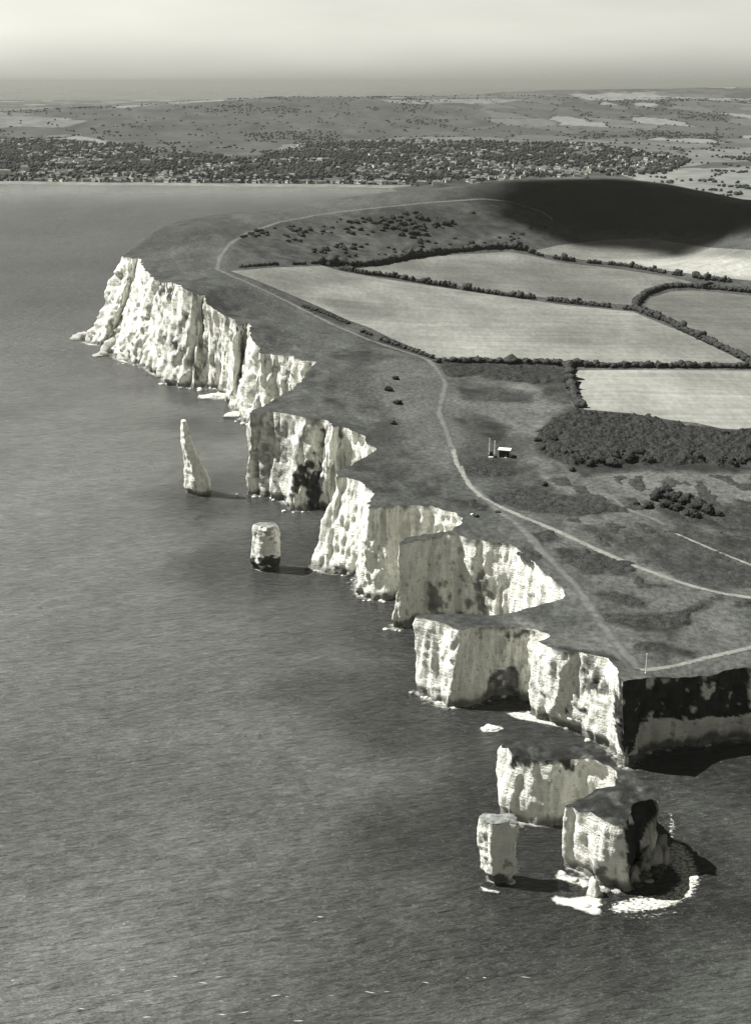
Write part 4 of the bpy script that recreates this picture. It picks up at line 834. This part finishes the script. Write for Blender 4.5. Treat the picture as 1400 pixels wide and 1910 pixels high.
for pl, val in (([(-40, 218), (60, 217), (130, 220), (168, 226), (120, 236), (-40, 240)], 0.20), ([(520, 272), (560, 268), (640, 266), (560, 280), (530, 285)], 0.19), ([(920, 322), (1030, 314), (1120, 318), (940, 330)], 0.2),
                ([(-40, 256), (70, 258), (130, 266), (110, 282), (-40, 280)], 0.045), ([(700, 186), (800, 184), (1000, 186), (900, 192), (740, 194)], 0.22), ([(1060, 176), (1220, 172), (1240, 184), (1100, 188)], 0.27), ([(860, 272), (950, 266), (950, 292), (870, 290)], 0.05),
                ([(1150, 320), (1440, 310), (1440, 395), (1330, 360), (1180, 334)], 0.24), ([(1280, 280), (1440, 272), (1440, 300), (1320, 304), (1250, 318)], 0.2)):
    un = U + 8 * fbm(X / 150, Y / 300, 0, 3, 16); vn = Vp + 2 * fbm(X / 150, Y / 300, 0, 3, 17); tone = np.where(inpoly(un, vn, pl), 0.62 * val * (1 + .15 * fbm(X / 90, Y / 200, 0, 3, 18)), tone)
M_far = mat('far_ground', 1.0, 0.95, [(0.02, 0.8, 1.2, 4, I3)], 'tone')
nR, nC = X.shape; i, j = np.meshgrid(np.arange(nR - 1), np.arange(nC - 1), indexing='ij'); b0 = (i * nC + j).ravel()
F = np.c_[b0, b0 + 1, b0 + nC + 1, b0 + nC]; zz = Z.ravel(); F = F[(zz[F].max(1) > -3)]
tag(mesh('far_hills', np.c_[X.ravel(), Y.ravel(), zz], F, M_far, None, {'tone': tone.ravel()}, smooth=True), 'distant hills and farmland behind the town', None, None, 'structure')
xb = np.arange(-1900, 230, 12.0); yb = ys_shore(xb); Pb = np.c_[xb, yb]
Vb = []; 
for q, (dy, dz) in enumerate(((-6, 0.1), (6, 0.5), (22, 1.6), (32, 4.5))): Vb.append(np.c_[xb, yb + dy + 4 * noise(xb / 30, q, 0, 19), farz(xb, yb + dy) * 0 + dz])
nb = len(xb); i = np.arange(nb - 1); Fb = np.concatenate([np.c_[q * nb + i, q * nb + i + 1, (q + 1) * nb + i + 1, (q + 1) * nb + i] for q in range(3)])
tag(mesh('beach', np.concatenate(Vb), Fb, M_sand), 'thin pale beach along the far bay', None, None, 'structure')
def town_points(n, poly, dens, seed, ylim=(3400, 6200)):
    q = np.random.RandomState(seed); out = []
    while sum(map(len, out)) < n:
        y = np.exp(q.uniform(math.log(ylim[0]), math.log(ylim[1]), 6000)); x = q.uniform(-0.4, 0.45, 6000) * y; z = farz(x, y); u, v = project(x, y, z)
        m_ = inpoly(u, v, poly) & (y > ys_shore(x) + 45) & (z > 1.5) & dens(x, y, q); out.append(np.c_[x, y, z][m_])
    return np.concatenate(out)[:n]
hd = lambda x, y, q: (fbm(x / 170, y / 330, 0, 3, 151) + 0.2 > q.uniform(-0.15, .75, x.shape)) 
tdn = lambda x, y, q: (-fbm(x / 170, y / 330, 0, 3, 151) * 0.5 + fbm(x / 100, y / 200, 0, 2, 155) * .6 > q.uniform(-0.55, .55, x.shape))
def house_mesh(w_, d_, h_, rf):
    hw, hd_ = w_ / 2, d_ / 2
    V = [(-hw, -hd_, -3), (hw, -hd_, -3), (hw, hd_, -3), (-hw, hd_, -3), (-hw, -hd_, h_), (hw, -hd_, h_), (hw, hd_, h_), (-hw, hd_, h_), (-hw, 0, h_ + rf), (hw, 0, h_ + rf)]
    F = [(0, 1, 5, 4), (1, 2, 6, 5), (2, 3, 7, 6), (3, 0, 4, 7), (4, 7, 8), (5, 9, 6)]
    o = .5; b = len(V); V += [(-hw - o, -hd_ - o, h_ - .3), (hw + o, -hd_ - o, h_ - .3), (hw + o, 0, h_ + rf + .25), (-hw - o, 0, h_ + rf + .25), (-hw - o, hd_ + o, h_ - .3), (hw + o, hd_ + o, h_ - .3)]
    F += [(b, b + 1, b + 2, b + 3), (b + 3, b + 2, b + 5, b + 4)]; mi = [0] * 6 + [1] * 2
    c = len(V); x0 = hw * .6   # chimney
    for z_ in (h_ + rf * .5, h_ + rf + 1.4):
        V += [(x0 - .5, -.5, z_), (x0 + .5, -.5, z_), (x0 + .5, .5, z_), (x0 - .5, .5, z_)]
    F += [(c, c + 1, c + 5, c + 4), (c + 1, c + 2, c + 6, c + 5), (c + 2, c + 3, c + 7, c + 6), (c + 3, c, c + 4, c + 7), (c + 4, c + 5, c + 6, c + 7)]; mi += [1] * 5
    return V, F, mi
kinds = [house_mesh(*k) for k in ((10, 8, 6, 3.2), (16, 9, 6.5, 3.5), (9, 9, 8.5, 3), (24, 10, 7, 3.2))]
kindo = []
hp = town_points(820, TOWN, hd, 21); hp = hp[np.argsort(hp[:, 1])]
rowx = np.linspace(-1000, 60, 60)      # seafront row
front = np.c_[rowx + rs.uniform(-5, 5, 60), ys_shore(rowx) + 55 + rs.uniform(0, 25, 60), farz(rowx, ys_shore(rowx) + 60)]
hp = np.concatenate([front, hp])
for n_, p in enumerate(hp[:300]):
    k = rnd.choice((0, 1, 1, 2, 3)) if n_ >= 60 else rnd.choice((1, 2, 3))
    if len(kindo) <= 3 and n_ < 4: k = n_; V, F, mi = kinds[k]; o = mesh('house', V, F, [M_wall, M_roof], None, None, False, mi); kindo.append(o)
    else: o = kindo[k].copy(); COL.objects.link(o)
    o.location = p; o.rotation_euler = (0, 0, rnd.uniform(-.9, .5)); s = rnd.uniform(.7, 1.1); o.scale = (s, s, s)
    if n_ < 60: tag(o, 'pale house in the row along the seafront of the far bay', 'house', 'houses along the seafront')
    else: tag(o, 'small pale house among the trees of the far town', 'house', 'houses of the far town')
Vh = []; Fh = []; Mh = []; nv = 0
for p in hp[300:]:
    V, F, mi = kinds[rnd.randrange(4)]; a = rnd.uniform(-.8, .8); s = rnd.uniform(.65, 1.05); V = np.array(V, float) * s; ca, sa = math.cos(a), math.sin(a)
    Vh.append(np.c_[V[:, 0] * ca - V[:, 1] * sa + p[0], V[:, 0] * sa + V[:, 1] * ca + p[1], V[:, 2] + p[2]]); Fh += [tuple(q + nv for q in f) for f in F]; Mh += mi; nv += len(V)
tag(mesh('town_houses', np.concatenate(Vh), Fh, [M_wall, M_roof], None, None, False, Mh), 'closely packed small houses of the far town', None, None, 'stuff')
def far_building(u, v, w_, h_, d_, label, flat=False):
    y = 4300.0; a, c = ray(u, v); yy = np.linspace(3350, 6000, 2000); g = CAMH + c * yy - farz(a * yy, yy); y = yy[np.argmax(g < 0)]; x = a * y
    r = empty('hotel', (x, y, float(farz(x, y)))); tag(r, label, 'building')
    hw, hd_ = w_ / 2, d_ / 2
    def bx(x0, x1, y0, y1, z0, z1): return [(x0, y0, z0), (x1, y0, z0), (x1, y1, z0), (x0, y1, z0), (x0, y0, z1), (x1, y0, z1), (x1, y1, z1), (x0, y1, z1)]
    Q = [(0, 3, 2, 1), (4, 5, 6, 7), (0, 1, 5, 4), (1, 2, 6, 5), (2, 3, 7, 6), (3, 0, 4, 7)]
    mesh('wall', bx(-hw, hw, -hd_, hd_, -3, h_), Q, M_white, r)
    if flat: mesh('roof', bx(-hw - .5, hw + .5, -hd_ - .5, hd_ + .5, h_ + .003, h_ + .9), Q, M_wall, r)
    else: mesh('roof', [(-hw - .6, -hd_ - .6, h_), (hw + .6, -hd_ - .6, h_), (hw + .6, hd_ + .6, h_), (-hw - .6, hd_ + .6, h_), (-hw * .6, 0, h_ + 5), (hw * .6, 0, h_ + 5)], [(0, 1, 5, 4), (1, 2, 5), (2, 3, 4, 5), (3, 0, 4), (3, 2, 1, 0)], M_roof, r)
    n_ = max(3, int(w_ / 4)); 
    for f in range(int(h_ / 3.4)):
        for q in range(n_):
            x0 = -hw + (q + .5) * w_ / n_ - .7; z0 = 1.2 + f * 3.4; mesh('window', bx(x0, x0 + 1.4, -hd_ - .06, -hd_ + .1, z0, z0 + 1.7), Q, M_glass, r)
far_building(272, 309, 30, 17, 14, 'large bright white hotel standing out in the far town', True)
far_building(6, 328, 46, 16, 14, 'broad pale building at the left edge of the seafront', True)
far_building(48, 324, 22, 20, 14, 'tall pale block near the left end of the seafront')
far_building(243, 290, 26, 10, 12, 'pale building uphill of the large white hotel')
far_building(814, 345, 24, 8, 12, 'white house beside the hill foot, right of the bay')
far_building(1060, 326, 26, 8, 12, 'long pale farmhouse on the plain beyond the shaded down')
def tree_mesh(seed):
    q = random.Random(seed); sp = [(0, 0, 7.5, 3.4, 3.4, 3.2)]
    for k in range(7): a = q.uniform(0, 6.28); r = q.uniform(1.5, 3.6); s = q.uniform(1.4, 2.6); sp.append((r * math.cos(a), r * math.sin(a), q.uniform(4, 10), s, s, s * .9))
    V, F = blobs(sp, 1, 0.4, 1.6, seed); V, F = cards(V, F, 160, .7, seed); n = len(V); nf = len(F); T_ = []
    for z_, r_ in ((-1.5, .5), (3, .38), (6, .25)):
        for k in range(6): T_.append((r_ * math.cos(k * 1.047), r_ * math.sin(k * 1.047), z_))
    FT = []
    for r in range(2):
        for k in range(6): a, b = n + r * 6 + k, n + r * 6 + (k + 1) % 6; FT += [(a, b, b + 6), (a, b + 6, a + 6)]
    return mesh('tree', np.concatenate([V, np.array(T_)]), np.concatenate([F, np.array(FT)]), [M_farleaf, M_bark], None, None, False, [0] * nf + [1] * len(FT))
tk = [tree_mesh(60 + i) for i in range(4)]; usedt = set()
tp_ = town_points(7500, TOWN, tdn, 22, (3450, 6400)); 
w1 = town_points(900, [(-60, 256), (130, 262), (240, 276), (250, 300), (100, 292), (-60, 288)], lambda x, y, q: x == x, 23, (3450, 6400))
tp_ = np.concatenate([tp_, w1]); tp_ = tp_[np.argsort(tp_[:, 1])]
def low(u, v): return False
for n_, p in enumerate(tp_[:290]):
    k = n_ % 4
    if k not in usedt: o = tk[k]; usedt.add(k)
    else: o = tk[k].copy(); COL.objects.link(o)
    s = rnd.uniform(.7, 1.25); o.location = p; o.scale = (s, s, s * rnd.uniform(.8, 1.1)); o.rotation_euler = (0, 0, rnd.uniform(0, 6.28)); tag(o, 'dark round tree near the shore of the far town', 'tree', 'trees by the shore of the far town')
r = rs.uniform(3.5, 7.5, len(tp_) - 290); q = tp_[290:]
V, F = blobs(np.c_[q[:, :2], q[:, 2] + r * .7, r, r, r * .95], 1, .4, 1.5, 9)
tag(mesh('town_woodland', V, F, M_farleaf), 'dark woodland and garden trees filling the far town', None, None, 'stuff')
# hedgerow trees on the far plain and hills
q = np.random.RandomState(31); yy = np.exp(q.uniform(math.log(2600), math.log(11000), 100000)); xx = q.uniform(-.42, .45, 100000) * yy
xr_, yr_ = xx * 0.94 + yy * 0.34, -xx * 0.34 + yy * 0.94
d1, d2, idv = worley(xr_ / 260 + 0.12 * fbm(xx / 300, yy / 300, 0, 2, 7), yr_ / 420, 3)
zz = farz(xx, yy); wd = fbm(xx / 260, yy / 600, 0, 4, 15); m_ = ((d2 - d1 < 0.05) | (wd > 0.5)) & (zz > 3) & ((yy > ys_shore(xx)) | (xx > 260)); xx, yy, zz = xx[m_][:11000], yy[m_][:11000], zz[m_][:11000]
r = q.uniform(2.5, 5, len(xx)); V, F = blobs(np.c_[xx, yy, zz + r * .6, r * 1.3, r * 1.3, r * .9], 1, .4, 1.5, 10)
tag(mesh('far_woods', V, F, M_farleaf), 'hedgerow trees and woods across the distant hills', None, None, 'stuff')
# ------------------------------------------------------------------ small things on the headland
def boxm(x0, x1, y0, y1, z0, z1): 
    V = [(x0, y0, z0), (x1, y0, z0), (x1, y1, z0), (x0, y1, z0), (x0, y0, z1), (x1, y0, z1), (x1, y1, z1), (x0, y1, z1)]
    return V, [(0, 3, 2, 1), (4, 5, 6, 7), (0, 1, 5, 4), (1, 2, 6, 5), (2, 3, 7, 6), (3, 0, 4, 7)]
def boxo(name, b, m, par): V, F = boxm(*b); return mesh(name, V, F, m, par)
def lathe(name, prof, m, par=None, n=12, off=(0, 0)):
    V = []; F = []
    for r_, z_ in prof: V += [(off[0] + r_ * math.cos(2 * math.pi * k / n), off[1] + r_ * math.sin(2 * math.pi * k / n), z_) for k in range(n)]
    for i in range(len(prof) - 1): F += [(i * n + k, i * n + (k + 1) % n, (i + 1) * n + (k + 1) % n, (i + 1) * n + k) for k in range(n)]
    F.append(tuple(range(n))[::-1]); F.append(tuple((len(prof) - 1) * n + k for k in range(n)))
    return mesh(name, V, F, m, par)
p = on_land(939, 853); z0 = float(H(*p))
hut = empty('lookout_hut', (p[0], p[1], z0), R(-14)); tag(hut, 'flat roofed white lookout hut with dark front on the down', 'hut')
boxo('wall', (-3.6, 3.6, 0, 5.0, -0.8, 4.3), M_concrete, hut)
boxo('roof', (-3.9, 3.9, -0.35, 5.3, 4.303, 4.65), M_white, hut)
boxo('dark_panel', (-3.0, 3.3, -0.12, -0.004, 0.1, 4.0), M_dark, hut)
boxo('door', (0.6, 1.7, -0.22, -0.125, 0.1, 2.2), M_trous, hut); boxo('window', (-2.3, -0.6, -0.2, -0.125, 1.4, 2.6), M_glass, hut)
boxo('step', (0.4, 1.9, -0.9, -0.23, -0.5, 0.1), M_concrete, hut)
boxo('vent_pipe', (-0.3, 0.0, 2.0, 2.3, 4.66, 5.6), M_white, hut)
def mast(u, v, h, label, w_=.22):
    p = on_land(u, v); r = empty('mast', (p[0], p[1], float(H(*p)))); tag(r, label, 'mast')
    lathe('pole', [(w_, -.5), (w_, h * .5), (w_ * .75, h)], M_white, r, 8); lathe('finial', [(w_ * .75, h + .003), (w_ * 1.5, h + .15), (w_ * 1.2, h + .4), (.05, h + .55)], M_white, r, 8)
    lathe('base', [(w_ * 2.2, -.5), (w_ * 2.2, .25), (w_ * 1.05, .5)], M_concrete, r, 8)
    return r
mast(912, 847, 9.5, 'taller white mast left of the lookout hut'); mast(921.5, 850, 9.0, 'white mast closest to the lookout hut wall'); mast(1203, 1256, 8.6, 'lone thin white pole by the north cliff edge', .16)
for (u, v, r_, h_, lab) in ((915, 849, 1.15, 2.4, 'dark drum shaped tank between the two masts'), (923.5, 854.5, .95, 1.7, 'small round dark tank at the corner of the lookout hut'), (955, 854, 1.3, 1.9, 'dark round tank to the right of the lookout hut')):
    p = on_land(u, v); t = empty('water_tank', (p[0], p[1], float(H(*p)))); tag(t, lab, 'tank'); lathe('drum', [(r_, -.4), (r_, h_ * .9)], M_dark, t, 14); lathe('lid', [(r_ * 1.05, h_ * .9 + .003), (r_ * .8, h_), (.1, h_ * 1.05)], M_dark, t, 14)
p = on_land(915, 855); bb = empty('stone_block', (p[0], p[1], float(H(*p)))); tag(bb, 'low white block on the turf left of the lookout hut', 'block'); boxo('block', (-1.4, 1.1, -.5, .6, -.3, .8), M_white, bb); boxo('coping', (-1.5, 1.2, -.6, .7, .803, .95), M_white, bb)
p = on_land(880, 960); V = ICO[2][0] * (1.0, .8, .6); V = V * (1 + .25 * fbm(V[:, 0] * 2, V[:, 1] * 2, V[:, 2] * 2, 3, 5))[:, None]
o = mesh('pale_stone', V, ICO[2][1], M_chalk, None, {'tone': np.full(len(V), .7)}); o.location = (p[0], p[1], float(H(*p)) + .2); tag(o, 'pale chalk stone on the turf near the white cove cliff', 'stone')
# walkers
def skin(name, joints, edges, m, par, lv=2):
    me = bpy.data.meshes.new(name); me.from_pydata([j[:3] for j in joints], edges, []); me.materials.append(m); o = bpy.data.objects.new(name, me); COL.objects.link(o); o.parent = par
    md = o.modifiers.new('skin', 'SKIN'); sv = me.skin_vertices[0].data if me.skin_vertices else None
    if sv is None: 
        bm = bmesh.new(); bm.from_mesh(me); bm.verts.layers.skin.verify(); bm.to_mesh(me); bm.free(); sv = me.skin_vertices[0].data
    for k, j in enumerate(joints): sv[k].radius = (j[3], j[3]); sv[k].use_root = (k == 0)
    s_ = o.modifiers.new('sub', 'SUBSURF'); s_.levels = lv; s_.render_levels = lv; return o
def person(u, v, label, rz, stride):
    p = on_land(u, v); r = empty('person', (p[0], p[1], float(H(*p))), rz); tag(r, label, 'person', 'two walkers on the track'); s = stride
    J = [(0, 0, .95, .13), (0, 0, 1.2, .13), (0, 0, 1.42, .12), (0, 0, 1.53, .055), (0, .01, 1.62, .085), (0, .01, 1.72, .09),
         (-.09, 0, .9, .09), (-.1, s * .12, .5, .062), (-.1, -s * .05 + s * .18, .09, .042), (-.1, s * .13 + .14, .03, .035), (.09, 0, .9, .09), (.1, -s * .06, .5, .062), (.1, -s * .25, .12, .042), (.1, -s * .25 + .13, .04, .035),
         (-.19, 0, 1.4, .055), (-.23, -s * .06, 1.13, .042), (-.22, -s * .02 + .05, .9, .03), (.19, 0, 1.4, .055), (.23, s * .06, 1.13, .042), (.22, s * .12 + .05, .9, .03)]
    J += [(-.22, -s * .02 + .08, .81, .03), (.22, s * .12 + .09, .81, .03)]
    E = [(0, 1), (1, 2), (2, 3), (3, 4), (4, 5), (0, 6), (6, 7), (7, 8), (8, 9), (0, 10), (10, 11), (11, 12), (12, 13), (2, 14), (14, 15), (15, 16), (2, 17), (17, 18), (18, 19), (16, 20), (19, 21)]
    skin('body', J, E, M_skin, r)
    c = lambda k, f: (J[k][0], J[k][1], J[k][2], J[k][3] * f)
    skin('coat', [(0, 0, .86, .17), c(1, 1.2), c(2, 1.2), c(14, 1.4), c(15, 1.45), (J[16][0], J[16][1], .93, .045), c(17, 1.4), c(18, 1.45), (J[19][0], J[19][1], .93, .045)], [(0, 1), (1, 2), (2, 3), (3, 4), (4, 5), (2, 6), (6, 7), (7, 8)], M_cloth, r)
    skin('trousers', [(0, 0, .95, .15), c(6, 1.15), c(7, 1.25), (J[8][0], J[8][1], .12, .062), c(10, 1.15), c(11, 1.25), (J[12][0], J[12][1], .15, .062)], [(0, 1), (1, 2), (2, 3), (0, 4), (4, 5), (5, 6)], M_trous, r)
    V = ICO[2][0] * (.105, .115, .10); V[:, 2] = np.maximum(V[:, 2], -.02) + 1.73; mesh('hair', V, ICO[2][1], M_dark, r, None, True)
person(839.5, 838, 'dark clothed walker leading on the track near the lookout hut', 2.9, 1.0); person(842.5, 841, 'dark clothed walker following close behind the other on the track', 2.8, -1.0)
# ------------------------------------------------------------------ cloud whose shadow lies on the down, above the frame
tgt = at_z(1275, 393, 100); cz = 3600.0; k = (cz - 100) / sd.z; cc = (tgt[0] + sd.x * k, tgt[1] + sd.y * k, cz)
sp = []
for q in range(60): a = rnd.uniform(0, 6.28); r = rnd.random() ** .5; s = rnd.uniform(50, 85) * (1.15 - .5 * r); sp.append((r * 250 * math.cos(a), r * 150 * math.sin(a), rnd.uniform(-10, 40), s, s, s * .5))
V, F = blobs(sp, 3, .25, 1.5, 77); M_cloud = mat('cloud', 0.85, 1.0, tint=WARM)
o = mesh('cloud', V, F, M_cloud, None, None, True); o.location = cc; tag(o, 'single white cumulus cloud drifting over the down', None, None, 'structure')
# ------------------------------------------------------------------ haze
V, F = boxm(-130000, 130000, -3500, 170000, -9, 300)
hz_ = bpy.data.materials.new('haze'); hz_.use_nodes = True; n = hz_.node_tree; n.nodes.clear(); out = n.nodes.new('ShaderNodeOutputMaterial'); vo = n.nodes.new('ShaderNodeVolumePrincipled')
vo.inputs['Color'].default_value = (0.45, 0.455, 0.415, 1); vo.inputs['Density'].default_value = 2.6e-5; vo.inputs['Anisotropy'].default_value = 0.2; n.links.new(vo.outputs[0], out.inputs['Volume'])
tag(mesh('haze', V, F, hz_), 'thin sea haze', None, None, 'stuff')
